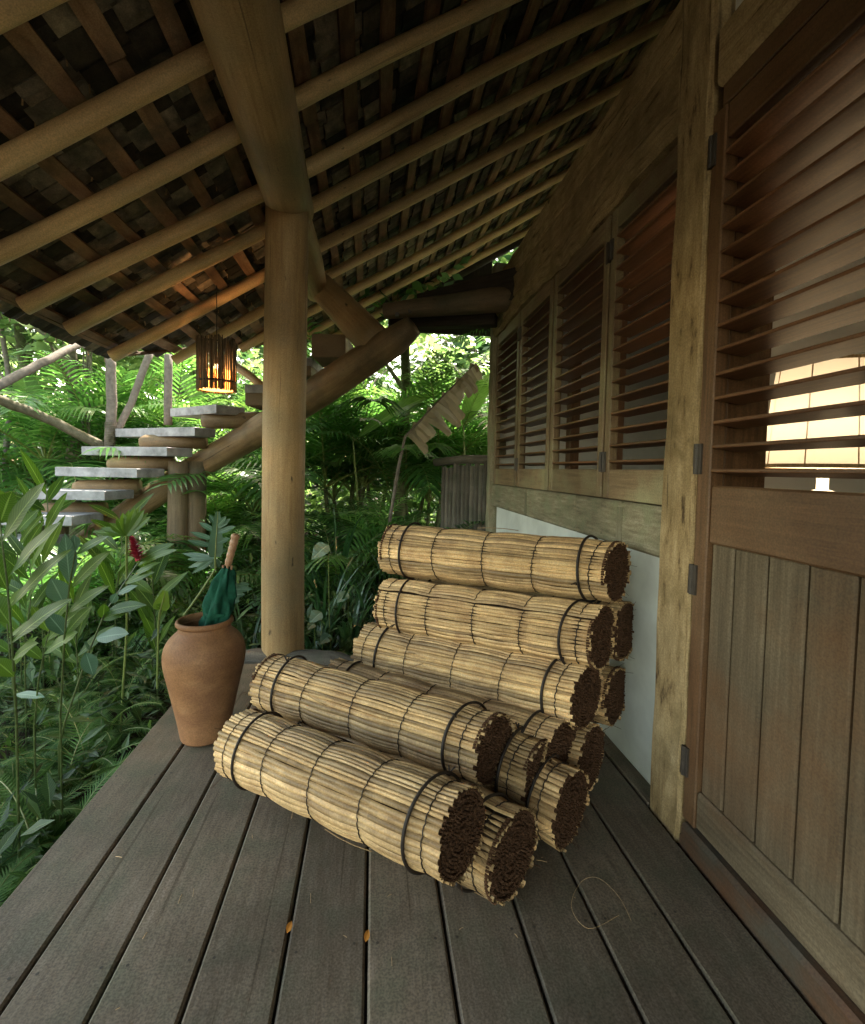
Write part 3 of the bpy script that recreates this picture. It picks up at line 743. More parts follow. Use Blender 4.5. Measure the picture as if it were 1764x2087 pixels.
# ------------------------------------------------------------------ jar, umbrella
JX, JY = -.752, 2.315
J = thing('terracotta_jar', 'tall terracotta jar with rolled rim holding an umbrella at the deck edge', 'jar', (JX, JY, 0))
prof = [(0, .002), (.108, .002), (.117, .008), (.121, .03), (.132, .09), (.149, .16), (.168, .24), (.186, .31), (.197, .36), (.1985, .395), (.192, .43), (.175, .462), (.147, .485), (.131, .497), (.125, .508), (.115, .518), (.135, .526), (.139, .535), (.137, .546), (.129, .551), (.121, .548), (.116, .538), (.127, .51), (.13, .48), (.17, .44), (.18, .38), (.16, .26), (.12, .06), (0, .05)]
fine = []
for (r1, z1), (r2, z2) in zip(prof[:-1], prof[1:]):
    for s in range(3): fine.append((r1+(r2-r1)*s/3+(random.uniform(-.0006, .0006)), z1+(z2-z1)*s/3))
fine.append(prof[-1])
mb = MB(); mb.lathe([p for p in prof], (0, 0, 0), 64); o = mb.build('jar_body', M_clay, J, True); J.scale = (.885, .885, 1)
sm = o.modifiers.new('s', 'SUBSURF'); sm.levels = 1; sm.render_levels = 1

U = thing('umbrella', 'furled dark green umbrella with knobbly wooden handle standing in the jar', 'umbrella', (0, 0, 0))
DU = 2.30
def up_(x, y): return pd(317.5+.1522*x, 1023.1+.1522*y, DU)
mb = MB(); a, b = up_(1078, 425), up_(965, 850); n = 26; pts = []; rad = []
for i in range(n+1):
    t = i/n; pts.append(a.lerp(b, t)); rad.append((.0175+.0028*abs(math.sin(t*math.pi*5.2)))*(1-.2*t)*(.55 if i == 0 else 1))
mb.tube(pts, rad, 16, .5, True, .03); mb.build('handle', M_hand, U, True)
mb = MB(); c0 = [(960, 880), (940, 960), (920, 1050), (895, 1150), (880, 1260), (860, 1370), (840, 1480), (800, 1600), (770, 1750), (740, 1900)]
wd = [.020, .034, .043, .050, .055, .056, .056, .056, .052, .045]; rows = []
for (q, w_) in zip(c0, wd):
    c = up_(*q); i = c0.index(q); row = []
    for j in range(72):
        th = 2*math.pi*j/72; f_ = 1+.24*math.sin(th*5+i*.6)+.13*math.sin(th*9-i*1.1)+.06*math.sin(th*17+i*2.3)
        row.append(c+rt*math.cos(th)*w_*f_+V((fw.x, fw.y, 0))*math.sin(th)*w_*f_)
    rows.append(row)
mb.grid(rows, .5, True); mb.build('canopy_cloth', M_green, U, True)
mb = MB()
for s in (-1, 1): mb.tube([up_(960+s*60, 850), up_(960+s*52, 905)], .005, 8)
mb.tube([up_(965, 840), up_(958, 960)], .006, 8)
mb.build('rib_tips', M_hand, U)
mb = MB(); q = up_(842, 1478); mb.lathe([(.058, -.008), (.061, 0), (.058, .008)], q, 24); mb.build('tie_strap', M_green, U, True)

# ------------------------------------------------------------------ pendant lamp
PL = thing('pendant_lamp', 'lit pendant lamp with a twig drum shade hanging from the eave', 'pendant lamp', (0, 0, 0))
LC = pd(442, 745, 3.95); ztop, zbot = pd(442, 694, 3.95).z, pd(442, 797, 3.95).z
mb = MB()
for k in range(150):
    an = 2*math.pi*k/150+random.uniform(-.02, .02); r_ = .142+random.uniform(-.006, .006)
    p = [V((LC.x+math.cos(an)*(r_+random.uniform(-.003, .003)), LC.y+math.sin(an)*(r_+random.uniform(-.003, .003)), zz)) for zz in (ztop+random.uniform(-.03, .02), LC.z+.05, LC.z-.08, zbot+random.uniform(-.004, .008))]
    mb.tube(p, [random.uniform(.0030, .0056)]*4, 5, random.random())
mb.build('twig_shade', M_twig, PL, True)
mb = MB()
for z, rr_ in ((zbot+.075, .147), (zbot+.068, .135), (ztop-.03, .137)):
    rows = []
    for i in range(37):
        an = 2*math.pi*i/36; rows.append([V((LC.x+math.cos(an)*(rr_+.005*math.cos(q*1.57)), LC.y+math.sin(an)*(rr_+.005*math.cos(q*1.57)), z+.006*math.sin(q*1.57))) for q in range(4)])
    mb.grid(rows, .5, True)
mb.build('shade_hoop', M_rubber, PL)
mb = MB(); rows = []
for z in (zbot+.16, zbot+.08, zbot+.012): rows.append([(LC.x+math.cos(i*.1745)*.128, LC.y+math.sin(i*.1745)*.128, z) for i in range(36)])
mb.grid(rows, .5, True)
mt, n_, l_, b_ = nodes('paper_liner'); b_.inputs['Base Color'].default_value = (.75, .5, .28, 1); tr = n_.new('ShaderNodeBsdfTranslucent'); tr.inputs[0].default_value = (.9, .42, .14, 1)
ms = n_.new('ShaderNodeMixShader'); ms.inputs[0].default_value = .6; l_.new(b_.outputs[0], ms.inputs[1]); l_.new(tr.outputs[0], ms.inputs[2]); l_.new(ms.outputs[0], n_['Material Output'].inputs[0])
M_liner = mt
mb.build('liner', M_liner, PL, True)
mb = MB(); mb.lathe([(0, -.03), (.022, -.02), (.03, 0), (.022, .022), (.012, .04), (0, .045)], (LC.x, LC.y, LC.z-.03), 16); mb.build('bulb', emit('bulb_glow', (1, .62, .28), 4), PL, True)
mb = MB(); mb.tube([(LC.x, LC.y, LC.z+.02), (LC.x, LC.y, rz(LC.x)-.04)], .0035, 6); mb.tube([(LC.x, LC.y, LC.z+.01), (LC.x, LC.y, LC.z+.07)], .017, 10); mb.build('cord', M_rubber, PL)
pl = bpy.data.lights.new('pendant_light', 'POINT'); pl.energy = 3; pl.color = (1, .55, .22); pl.shadow_soft_size = .03
plo = bpy.data.objects.new('pendant_light', pl); col.objects.link(plo); plo.location = (LC.x, LC.y, LC.z-.07); plo.parent = PL

# ------------------------------------------------------------------ lamp inside
TL = thing('table_lamp', 'lit table lamp with cream drum shade inside, seen through the door louvers', 'table lamp', (0, 0, 0))
_q = py(1682, 900, 1.74); TX, TY = _q.x, _q.y
mt, n_, l_, b_ = nodes('lamp_shade'); b_.inputs['Base Color'].default_value = (.42, .38, .31, 1)
tr = n_.new('ShaderNodeBsdfTranslucent'); tr.inputs[0].default_value = (.85, .78, .62, 1); ms = n_.new('ShaderNodeMixShader'); ms.inputs[0].default_value = .10
l_.new(b_.outputs[0], ms.inputs[1]); l_.new(tr.outputs[0], ms.inputs[2])
ad = n_.new('ShaderNodeAddShader'); em = n_.new('ShaderNodeEmission'); em.inputs[0].default_value = (1, .80, .55, 1); em.inputs[1].default_value = .02
l_.new(ms.outputs[0], ad.inputs[0]); l_.new(em.outputs[0], ad.inputs[1]); l_.new(ad.outputs[0], n_['Material Output'].inputs[0])
mb = MB(); mb.lathe([(.200, 1.285), (.194, 1.42), (.183, 1.56), (.168, 1.685)], (TX, TY, 0), 48); mb.build('lamp_shade', mt, TL, True)
mb = MB(); mb.lathe([(.202, 1.283), (.2035, 1.291), (.202, 1.298)], (TX, TY, 0), 48); mb.lathe([(.169, 1.678), (.171, 1.685), (.168, 1.69)], (TX, TY, 0), 48)
for k in range(8):
    an = k*math.pi/4+.5; mb.tube([(TX+math.cos(an)*.2015, TY+math.sin(an)*.2015, 1.287), (TX+math.cos(an)*.1695, TY+math.sin(an)*.1695, 1.685)], .0025, 5)
mb.build('shade_trim', M_reed, TL)
mb = MB(); mb.lathe([(0, .80), (.11, .80), (.12, .83), (.05, .88), (.035, .95), (.07, 1.02), (.075, 1.1), (.04, 1.16), (.05, 1.17), (.05, 1.19), (.02, 1.20), (.02, 1.33)], (TX, TY, 0), 32); mb.build('lamp_base', M_plaster, TL, True)
pl = bpy.data.lights.new('table_light', 'POINT'); pl.energy = 2.3; pl.color = (1, .76, .50); pl.shadow_soft_size = .06
plo = bpy.data.objects.new('table_light', pl); col.objects.link(plo); plo.location = (TX, TY, 1.45); plo.parent = TL
SI = thing('side_table', 'wooden side table under the table lamp inside the house', 'side table')
mb = MB(); mb.box(TX-.3, TX+.3, TY-.3, TY+.3, .75, .80, .005, .5); mb.build('table_top', M_door, SI)
for sx in (-1, 1):
    for sy in (-1, 1):
        mb = MB(); mb.box(TX+sx*.26-.02, TX+sx*.26+.02, TY+sy*.26-.02, TY+sy*.26+.02, .08, .75, .003, .5); mb.build('leg', M_door, SI)

# ------------------------------------------------------------------ vegetation
def frond(mb, rb, p0, az, el, L, curl, nl, ll, wl, v0=.5, start=.14, lift=.25, segs=3, twist=0.0, droop=.5):
    """pinnate leaf: mb gets leaflets, rb the rachis"""
    p = V(p0); n = 14; pts = [p.copy()]; tan = []
    for i in range(n):
        t = i/n; e = el-curl*(t**1.25); a = az+twist*t
        d = V((math.cos(a)*math.cos(e), math.sin(a)*math.cos(e), math.sin(e))); tan.append(d); p = p+d*(L/n); pts.append(p.copy())
    tan.append(tan[-1])
    rb.tube(pts, [max(.0012, L*.0065*(1-.85*i/n)) for i in range(n+1)], 5, v0, False)
    for k in range(nl):
        t = start+(1-start)*(k+.5)/nl; f_ = t*n; i = min(int(f_), n-1); c = pts[i].lerp(pts[i+1], f_-i); T = tan[i]
        S = T.cross(V((0, 0, 1)));
        S = S.normalized() if S.length > .05 else V((math.sin(az), -math.cos(az), 0)); U_ = S.cross(T)
        q = (t-start)/(1-start); l_ = ll*(math.sin(math.pi*min(1, .16+.80*q))**.6)*random.uniform(.88, 1.08)
        fwd = .45+.75*q
        for s in (-1, 1):
            if random.random() < .03: continue
            D_ = (T*fwd+S*s+U_*lift*random.uniform(.6, 1.3)).normalized(); W_ = (T-D_*T.dot(D_)).normalized()*(wl*.5)
            prev = c; vv = min(1, max(0, v0+random.uniform(-.18, .18))); rows = []
            for j in range(segs+1):
                u = j/segs; pt = c+D_*l_*u+V((0, 0, -l_*droop*u*u)); ww = W_*(1-u**2.2 if j < segs else .04)*(1 if j else .5)
                rows.append((pt-ww, pt+ww))
            b = len(mb.v)
            for r_ in rows: mb.v.append(tuple(r_[0])); mb.v.append(tuple(r_[1]))
            for j in range(segs): mb.face((b+2*j, b+2*j+1, b+2*j+3, b+2*j+2), vv)

def palm_proto(seed, stems, nf, H_, L, ll=.54, wl=.036, nl=25, v0=.45, spread=.25):
    random.seed(seed)
    root = bpy.data.objects.new('areca_palm', None); col.objects.link(root); root.empty_display_size = .2
    lf, rb, tr = MB(), MB(), MB()
    for s in range(stems):
        a = random.uniform(0, 6.28); rr = random.uniform(0, spread); b = V((math.cos(a)*rr, math.sin(a)*rr, -.1)); h = H_*random.uniform(.5, 1)
        tp = b+V((math.cos(a)*h*.18, math.sin(a)*h*.18, h))
        tr.tube([b, b.lerp(tp, .5)+V((math.cos(a)*-.03, 0, 0)), tp], [.035, .028, .022], 8, .5)
        for k in range(nf):
            az = 2.4*k+a+random.uniform(-.3, .3); el = R(random.uniform(28, 84)); l_ = L*random.uniform(.7, 1.1)
            frond(lf, rb, tp, az, el, l_, random.uniform(.9, 1.9), nl, ll*random.uniform(.85, 1.1), wl, min(1, max(0, v0+random.uniform(-.25, .3))), lift=random.uniform(.1, .5), droop=random.uniform(.25, .7))
    lf.build('fronds', L_palm, root); rb.build('stalks', M_palmst, root); tr.build('trunk', M_moss, root, True)
    return root
M_stem = leafmat('ginger_stem', (.04, .06, .015), (.07, .10, .025), (.12, .15, .04), .1, .4, .5)
M_palmst = leafmat('palm_stalk', (.10, .14, .03), (.16, .20, .05), (.24, .26, .08), .1, .4, .5)
Z0 = -.42
pp = [palm_proto(1, 3, 10, 1.6, 1.9), palm_proto(2, 3, 9, 1.9, 2.0), palm_proto(3, 4, 7, .6, 1.4, .46, .030), palm_proto(4, 3, 8, .3, 1.5, .48, .032, 26, .25)]
usedp = set()
def palm(px_, depth, k, s, rot, label, z=Z0, group=None, tilt=0):
    q = pd(px_, 930, depth); o = pp[k] if k not in usedp else copy_tree(pp[k]); usedp.add(k)
    o.location = (q.x, q.y, z); o.rotation_euler = (tilt, 0, rot); o.scale = (s, s, s)
    tag(o, label, 'palm', group)
G1 = 'areca palms behind the veranda'
palm(690, 7.9, 0, 1.3, .3, 'bright feathery palm just right of the veranda post, tips reaching the roof', group=G1)
palm(780, 6.0, 2, 1.0, 1.9, 'low dark palm clump behind the top reed roll', group=G1)
palm(860, 7.7, 1, 1.15, 2.8, 'palm with lit arching fronds below the tie beam', group=G1)
palm(930, 5.6, 3, .95, 4.1, 'short dark glossy palm in front of the pole fence', group=G1)
palm(650, 5.2, 3, .9, .9, 'dark glossy palm low behind the veranda post on its right', group=G1)
palm(800, 8.2, 1, 1.3, .4, 'tall yellow-green palm deeper in the garden behind the dead banana leaf', group=G1)
palm(470, 6.3, 2, 1.15, 2.2, 'dark palm clump between the stair support trunks and the veranda post', group=G1)
palm(520, 7.2, 1, 1.1, 5.2, 'palm behind the upper stair slabs by the veranda post', group=G1)
palm(420, 8.4, 0, 1.25, 3.3, 'feathery palm under the pendant lamp beyond the stair', group=G1)
palm(300, 8.0, 2, 1.4, 1.1, 'palm with fine fronds behind the diagonal handrail pole', group=G1)
palm(170, 7.2, 0, 1.2, 4.6, 'palm behind the dark vine-hung trunk', group=G1)
palm(40, 6.6, 1, 1.1, 2.4, 'palm at the far left behind the lower slabs', group=G1)
palm(60, 4.0, 2, .95, .2, 'bright green palm in front of the lower stair slabs at the left edge', group=G1, z=-.55)
palm(255, 4.25, 3, .8, 1.4, 'palm with thin fronds drooping over the middle stair slabs', group=G1, z=-.8)
palm(430, 5.3, 3, .85, 3.0, 'dark palm low behind the split-leaf plant', group=G1, z=-.5)
palm(300, 6.2, 3, 1.1, .5, 'dark palm in the shade under the stair', group=G1)
palm(745, 8.3, 1, 1.25, 3.6, 'palm arching toward the stair log right of the veranda post', group=G1)
palm(880, 8.0, 0, 1.25, 5.6, 'bright palm between the dead banana leaf and the pole fence', group=G1)
palm(960, 7.8, 0, 1.2, 1.0, 'palm above the pole fence beside the window', group=G1)

# far-off wood: one mass
random.seed(5)
fl, fr_, ft = MB(), MB(), MB()
def clump(c, rad, n, size, v0, fl=fl, flat=.8):
    for _ in range(n):
        d = V((random.gauss(0, 1), random.gauss(0, 1), random.gauss(0, flat))); d = d.normalized()*rad*random.uniform(.3, 1)
        p = c+d; s = size*random.uniform(.6, 1.4); a = random.uniform(0, 6.28); e = random.uniform(-.9, .5)
        t = V((math.cos(a)*math.cos(e), math.sin(a)*math.cos(e), math.sin(e))); nn = V((random.gauss(0, .6), random.gauss(0, .6), 1)); S = t.cross(nn).normalized()*s*.28
        v = min(1, max(0, v0+random.uniform(-.2, .2)))
        b = len(fl.v); fl.v += [tuple(p), tuple(p+t*s*.45+S), tuple(p+t*s), tuple(p+t*s*.45-S)]; fl.face((b, b+1, b+2, b+3), v)
for _ in range(1050):
    y = random.uniform(8.5, 18); x = random.uniform(-1.05, .62)*y*1.0; z = random.uniform(-.2, 1)*random.uniform(.2, .38*y+.7)
    if -.02*y < x < .35*y and z > 4.2: continue
    clump(V((x, y, z)), random.uniform(.35, .8), 46, random.uniform(.10, .26), random.uniform(.15, .95))
for _ in range(620):
    y = random.uniform(16, 21); x = random.uniform(-1.05, .7)*y; z = random.uniform(0, 11)
    clump(V((x, y, z)), random.uniform(.8, 1.5), 46, random.uniform(.35, .7), random.uniform(.1, .8))
for _ in range(110):       # far fronds
    y = random.uniform(8, 12); x = random.uniform(-.95, .5)*y; z = random.uniform(.3, 4.5)
    frond(fl, fl, (x, y, z), random.uniform(0, 6.28), R(random.uniform(10, 80)), random.uniform(1.2, 2.2), random.uniform(.8, 1.8), 22, .45, .04, random.uniform(.2, .9), segs=2)
tag(fl.build('far_wood', L_far), kind='stuff', label='sunlit mass of jungle leaves filling the background beyond the garden', cat='jungle')

# trees one can tell apart
def tree(x, y0, y1, d, r, label, mat=M_moss, lean=0, name='garden_tree', crown=True, cat='tree'):
    T_ = thing(name, label, cat)
    a = pd(x, 930, d); a.z = -.5; b = pd(x+lean, y0, d); 
    top = a.lerp(b, 1.15) if b.z > 2 else V((b.x, b.y, 4.5))
    mb = MB(); pts = [a.lerp(top, i/14)+V((math.sin(i*.9)*.03, math.cos(i*.7)*.03, 0)) for i in range(15)]
    mb.tube(pts, [r*(1.15-.4*i/14) for i in range(15)], 12, .5, True, .07)
    for k in range(3):
        q = pts[9+k*2]; an = random.uniform(0, 6.28); e = q+V((math.cos(an)*.7, math.sin(an)*.7, .7)); mb.tube([q, q.lerp(e, .5)+V((0, 0, .1)), e], [r*.5, r*.35, r*.15], 7, .5, False, .05)
    mb.build('trunk', mat, T_, True)
    if crown:
        cb = MB()
        for k in range(16): clump(top+V((random.uniform(-1, 1), random.uniform(-1, 1), random.uniform(-.6, .9))), .45, 50, .2, random.uniform(.3, .9), cb)
        cb.build('crown', L_far, T_)
tree(88, 700, 0, 7.4, .085, 'mossy slanting trunk left of the vine-hung trunk', M_moss, -40)
tree(152, 700, 0, 6.6, .095, 'dark upright trunk hung with brown vines, left of the stair', M_bark, -4)
tree(22, 640, 0, 6.9, .035, 'thin pale trunk at the left edge', M_grey, -16)
tree(300, 640, 0, 9.0, .05, 'thin green trunk between the two upright handrail poles', M_moss, 4)
tree(400, 640, 0, 9.5, .06, 'slim mossy trunk just left of the pendant lamp', M_moss, -6)
tree(350, 640, 0, 10.5, .16, 'broad pale trunk far behind the right handrail pole', M_grey, 3)
tree(118, 640, 0, 8.6, .06, 'curved mossy trunk between the slanting and the vine-hung trunks', M_moss, -75)
tree(812, 660, 0, 7.4, .085, 'grey-green palm trunk rising beside the dead banana leaf', M_moss, 18)
tree(735, 700, 0, 9.5, .05, 'thin grey trunk behind the palm fronds right of the post', M_grey, 6)
SHADE_TREE = thing('garden_tree', 'unseen leafy tree added above the left eave to shade the garden bed', 'tree')  # added out of view: its crown only keeps sun off the left bed
mb = MB(); g = V((-5.2, 4.6, -.5)); tp_ = V((-4.6, 4.8, 4.0)); mb.tube([g, g.lerp(tp_, .5), tp_], [.16, .13, .10], 12, .5, True, .05)
for q in ((-3, 4, 4.6), (-2, 5.6, 4.8), (-3.4, 6, 4.7), (-1.8, 4.4, 4.7)): mb.tube([tp_, tp_.lerp(V(q), .5)+V((0, 0, .2)), V(q)], [.07, .04, .015], 8, .5)
mb.build('trunk', M_moss, SHADE_TREE, True); cb = MB(); random.seed(88)
for k in range(46): clump(V((random.uniform(-4.3, -1.2), random.uniform(3.0, 6.8), random.uniform(4.1, 5.2))), .5, 44, .2, random.uniform(.3, .9), cb)
cb.build('crown', L_far, SHADE_TREE)
VN = thing('hanging_vines', 'bundle of brown hanging vines on the dark trunk left of the stair', 'vines')
mb = MB()
for k in range(16):
    x = 168+random.uniform(0, 20); d = 6.45+random.uniform(-.08, .08); L = random.uniform(820, 930)
    pts = [pd(x+random.uniform(-3, 3)+math.sin(i*1.1+k)*2.5, 690+(L-690)*i/8, d) for i in range(9)]
    mb.tube(pts, random.uniform(.005, .010), 5, random.random(), False)
mb.build('vine', M_bark, VN)

# banana-like plants
def broad(px_, py_, d, tx, ty, td, wid, label, mat=L_palm, v=.9, name='banana_leaf', cat='leaf', droop=.12, base=None):
    T_ = thing(name, label, cat); mb = MB(); a, b = pd(px_, py_, d), pd(tx, ty, td)
    nrm = (CAM-a).normalized()*.6+V((0, 0, .8)); mb.leaf(a, b, wid, nrm, droop, .18, 14, v, .45, .02); mb.build('blade', mat, T_)
    mb = MB(); g = V((a.x+.15*(1 if px_ > 500 else -1), a.y+.2, Z0)); mb.tube([g, g.lerp(a, .6)+V((0, 0, .15)), a, a.lerp(b, .5)+V((0, 0, droop*(b-a).length*.5)), b], [.02, .016, .011, .006, .002], 6, .5, False); mb.build('stalk', M_palmst, T_)
broad(330, 860, 8.2, 205, 735, 7.6, .50, 'big bright backlit leaf between the upright handrail poles')
broad(420, 850, 8.6, 350, 745, 8.0, .45, 'big green leaf behind the right handrail pole')
broad(70, 880, 7.2, 40, 740, 7.4, .36, 'broad leaf crossing the grey upper handrail pole at the left')
broad(300, 800, 7.7, 330, 700, 8.0, .34, 'broad upright leaf just below the eave beside the diagonal pole')
broad(945, 870, 6.6, 1000, 760, 6.9, .3, 'broad green leaf against the far corner post')
broad(720, 900, 6.9, 900, 800, 6.5, .34, 'broad green leaf crossing behind the dead banana leaf')
# dead banana leaf
T_ = thing('dead_leaf', 'torn dry beige banana leaf hanging diagonally left of the windows', 'leaf'); mb = MB()
a, b = pd(826, 890, 5.4), pd(972, 738, 5.7); ax = b-a
for k in range(15):
    t = k/15+.02; c = a+ax*t; c2 = a+ax*min(1, t+.085); w_ = .30*math.sin(math.pi*min(1, .25+.7*t))*random.uniform(.55, 1.15)
    dr = V((.85, random.uniform(-.3, .3), random.uniform(-.75, -.35))).normalized(); r_ = []
    for j in range(5):
        u = j/4; cu = V((0, math.sin(u*3+k)*.035, -.06*u*u)); r_.append([c+dr*w_*u+cu, c.lerp(c2, .5)+dr*w_*u*1.03+cu+V((0, -.018, 0)), c2+dr*w_*u*random.uniform(.8, 1)+cu])
    mb.grid(r_, random.uniform(.2, .9))
    if k % 3 == 1: mb.poly([c, c2, c2+V((-.05, .02, .02))], .5)
mb.build('blade', L_dead, T_); mb = MB(); mb.tube([V((a.x-.3, a.y+.3, Z0)), a+V((-.06, .02, -.3)), a, a.lerp(b, .5)+V((0, 0, .01)), b], [.022, .018, .014, .009, .004], 8, .8, False); mb.build('midrib', M_grey, T_, True)

# ginger stems
def ginger(label, pts, leaves, r=.0048, flower=None, mat=L_ging, name='ginger_plant'):
    T_ = thing(name, label, 'plant'); mb = MB(); P = [pd(*q) for q in pts]; g = V((P[-1].x, P[-1].y, Z0)); P.append(g)
    mb.tube(P, [r*(.5+.5*i/(len(P)-1)) for i in range(len(P))], 7, .3, False); mb.build('stem', M_stem, T_)
    for (bx, by, bd, tx, ty, td, w_, kind, v) in leaves:
        mb = MB(); a, b = pd(bx, by, bd), pd(tx, ty, td); tocam = (CAM-a).normalized()
        w_ *= .78 if kind == 2 else 1
        nrm = tocam*(1.0 if kind != 1 else .85)+V((0, 0, .5 if kind != 1 else .7)); L = (b-a).length
        mb.leaf(a, b, w_, nrm, .07 if kind < 2 else .03, .16, 10, v, .45 if kind < 2 else .5, .035)
        mb.build('leaf', L_blue if kind == 2 else mat, T_, True)
    if flower:
        mb = MB(); a, b = pd(*flower[0]), pd(*flower[1])
        for k in range(70):
            t = k/70; c = a.lerp(b, t); an = k*2.4; sdv = V((math.cos(an), math.sin(an), .55)).normalized(); l_ = .046*(1.15-.75*t)
            mb.leaf(c, c+sdv*l_, .019, V((0, 0, 1)), 0, .4, 3, random.random())
        mb.tube([a, b], [.012, .004], 8); mb.build('flower', M_red, T_)
def Z(x, y, d): return (.2366*x, 846.7+.2366*y, d)
def lf_(b, t, w_, kind=0, v=.5): return (*b, *t, w_, kind, v)
ginger('tall ginger stem at the left edge with long dark blades sweeping right', [Z(-20, 700, 1.7), Z(20, 1110, 1.7), Z(60, 1420, 1.72), Z(105, 1980, 1.75), Z(140, 2600, 1.8)],
 [lf_(Z(15, 1090, 1.7), Z(392, 575, 1.62), .075, 1, .35), lf_(Z(0, 930, 1.7), Z(105, 655, 1.66), .085, 0, .45), lf_(Z(68, 1400, 1.72), Z(535, 915, 1.62), .075, 1, .45), lf_(Z(100, 1640, 1.74), Z(612, 1155, 1.66), .07, 1, .5),
  lf_(Z(90, 1960, 1.75), Z(620, 1580, 1.7), .075, 1, .3), lf_(Z(60, 1500, 1.72), Z(-120, 1150, 1.75), .07, 0, .5), lf_(Z(85, 1800, 1.74), Z(-150, 1500, 1.8), .07, 0, .6), lf_(Z(110, 2100, 1.76), Z(330, 1960, 1.7), .055, 0, .55), lf_(Z(120, 2250, 1.76), Z(-60, 2100, 1.75), .06, 0, .6)])
ginger('ginger stem with large bluish upright leaves below the lower stair slabs', [Z(650, 1170, 2.0), Z(600, 1450, 2.0), Z(555, 1900, 2.0), Z(520, 2600, 2.05)],
 [lf_(Z(600, 1445, 2.0), Z(560, 1015, 1.98), .085, 2, .5), lf_(Z(650, 1165, 2.0), Z(640, 1030, 2.02), .05, 2, .6), lf_(Z(650, 1200, 2.0), Z(940, 1040, 1.95), .04, 0, .5), lf_(Z(620, 1480, 2.0), Z(955, 1165, 1.92), .055, 0, .55),
  lf_(Z(590, 1700, 2.0), Z(945, 1465, 1.94), .05, 0, .45), lf_(Z(545, 1610, 2.0), Z(440, 1405, 1.98), .10, 2, .6), lf_(Z(560, 1890, 2.0), Z(400, 1700, 2.0), .08, 2, .35), lf_(Z(570, 1880, 2.0), Z(800, 1640, 1.95), .05, 0, .45), lf_(Z(540, 1950, 2.0), Z(670, 1870, 1.97), .05, 0, .65)])
ginger('red-flowered ginger leaning right, left of the jar', [Z(1190, 1270, 2.35), Z(1060, 1460, 2.33), Z(905, 1700, 2.3), Z(760, 2050, 2.28), (132, 1473, 2.25), (120, 1520, 2.25)],
 [lf_(Z(1190, 1260, 2.35), Z(1500, 1105, 2.35), .06, 1, .6), lf_(Z(1170, 1300, 2.35), Z(1540, 1155, 2.3), .045, 1, .75), lf_(Z(1140, 1390, 2.34), Z(1385, 1265, 2.3), .045, 1, .6), lf_(Z(1080, 1450, 2.33), Z(1335, 1350, 2.3), .04, 0, .6),
  lf_(Z(1010, 1540, 2.32), Z(1185, 1465, 2.3), .045, 2, .5), lf_(Z(905, 1700, 2.3), Z(1265, 1635, 2.26), .06, 0, .5), lf_(Z(960, 1620, 2.3), Z(1010, 1530, 2.3), .05, 2, .5), lf_(Z(880, 1760, 2.3), Z(1110, 1690, 2.3), .05, 0, .55), lf_(Z(830, 1920, 2.28), Z(1110, 1880, 2.22), .10, 2, .6),
  lf_(Z(780, 2020, 2.28), Z(720, 1960, 2.2), .05, 2, .4), (175, 1330, 2.26, 190, 1378, 2.2, .085, 2, .45), lf_(Z(890, 1750, 2.3), Z(900, 1620, 2.28), .05, 0, .5)],
 .0055, (Z(1190, 1250, 2.34), Z(1135, 1055, 2.32)))
ginger('slender ginger stem between the left-edge stem and the bluish leaves', [Z(470, 1690, 2.1), Z(400, 1950, 2.1), Z(330, 2300, 2.12), (70, 1480, 2.15)],
 [lf_(Z(440, 1780, 2.1), Z(620, 1590, 2.05), .05, 0, .5), lf_(Z(400, 1940, 2.1), Z(740, 1650, 2.05), .06, 0, .5), lf_(Z(420, 1860, 2.1), Z(270, 1640, 2.1), .05, 0, .7), lf_(Z(370, 2000, 2.1), Z(480, 1870, 2.1), .045, 0, .5), lf_(Z(380, 2050, 2.1), Z(640, 1910, 2.0), .07, 0, .6), lf_(Z(360, 2100, 2.1), Z(170, 1960, 2.1), .05, 0, .6)])
ginger('leafy ginger stem low at the left edge', [(12, 1240, 2.3), (20, 1340, 2.3), (34, 1460, 2.3)],
 [(12, 1240, 2.3, 70, 1190, 2.25, .05, 0, .7), (14, 1270, 2.3, -40, 1220, 2.3, .06, 0, .6), (18, 1300, 2.3, 80, 1265, 2.2, .05, 0, .6), (24, 1360, 2.3, 78, 1297, 2.2, .05, 0, .6), (20, 1330, 2.3, -30, 1300, 2.3, .05, 0, .5), (30, 1415, 2.2, 92, 1422, 2.1, .05, 2, .5)])
for i, (x, y, d, lab) in enumerate([(95, 1010, 3.2, 'leafy green stem in front of the lowest slabs'), (30, 1040, 3.0, 'leafy green stem behind the tall left-edge ginger'), (245, 1060, 3.6, 'leafy stem with a fan of leaves just above the red flower'), (150, 1230, 2.9, 'short leafy stem left of the red-flowered ginger'), (60, 1150, 2.7, 'crowded leafy stem between the two left ginger stems'), (310, 1180, 3.2, 'leafy stem in front of the stair support trunk')]):
    random.seed(40+i)
    L = [];
    for k in range(11):
        t = k/11; s = 1 if k % 2 else -1; bx = x+12*t*(1 if i % 2 else -1); by = y+ (y*0+170)*t
        L.append((bx, by, d, bx+s*random.uniform(30, 85), by-random.uniform(30, 105), d+random.uniform(-.15, .15), random.uniform(.040, .060)*d/2.6, random.choice((0, 1, 1)), random.uniform(.0, .6)))
    ginger(lab, [(x, y-20, d), (x+4, y+60, d), (x+10*(1 if i % 2 else -1), y+170, d)], L, .0045)

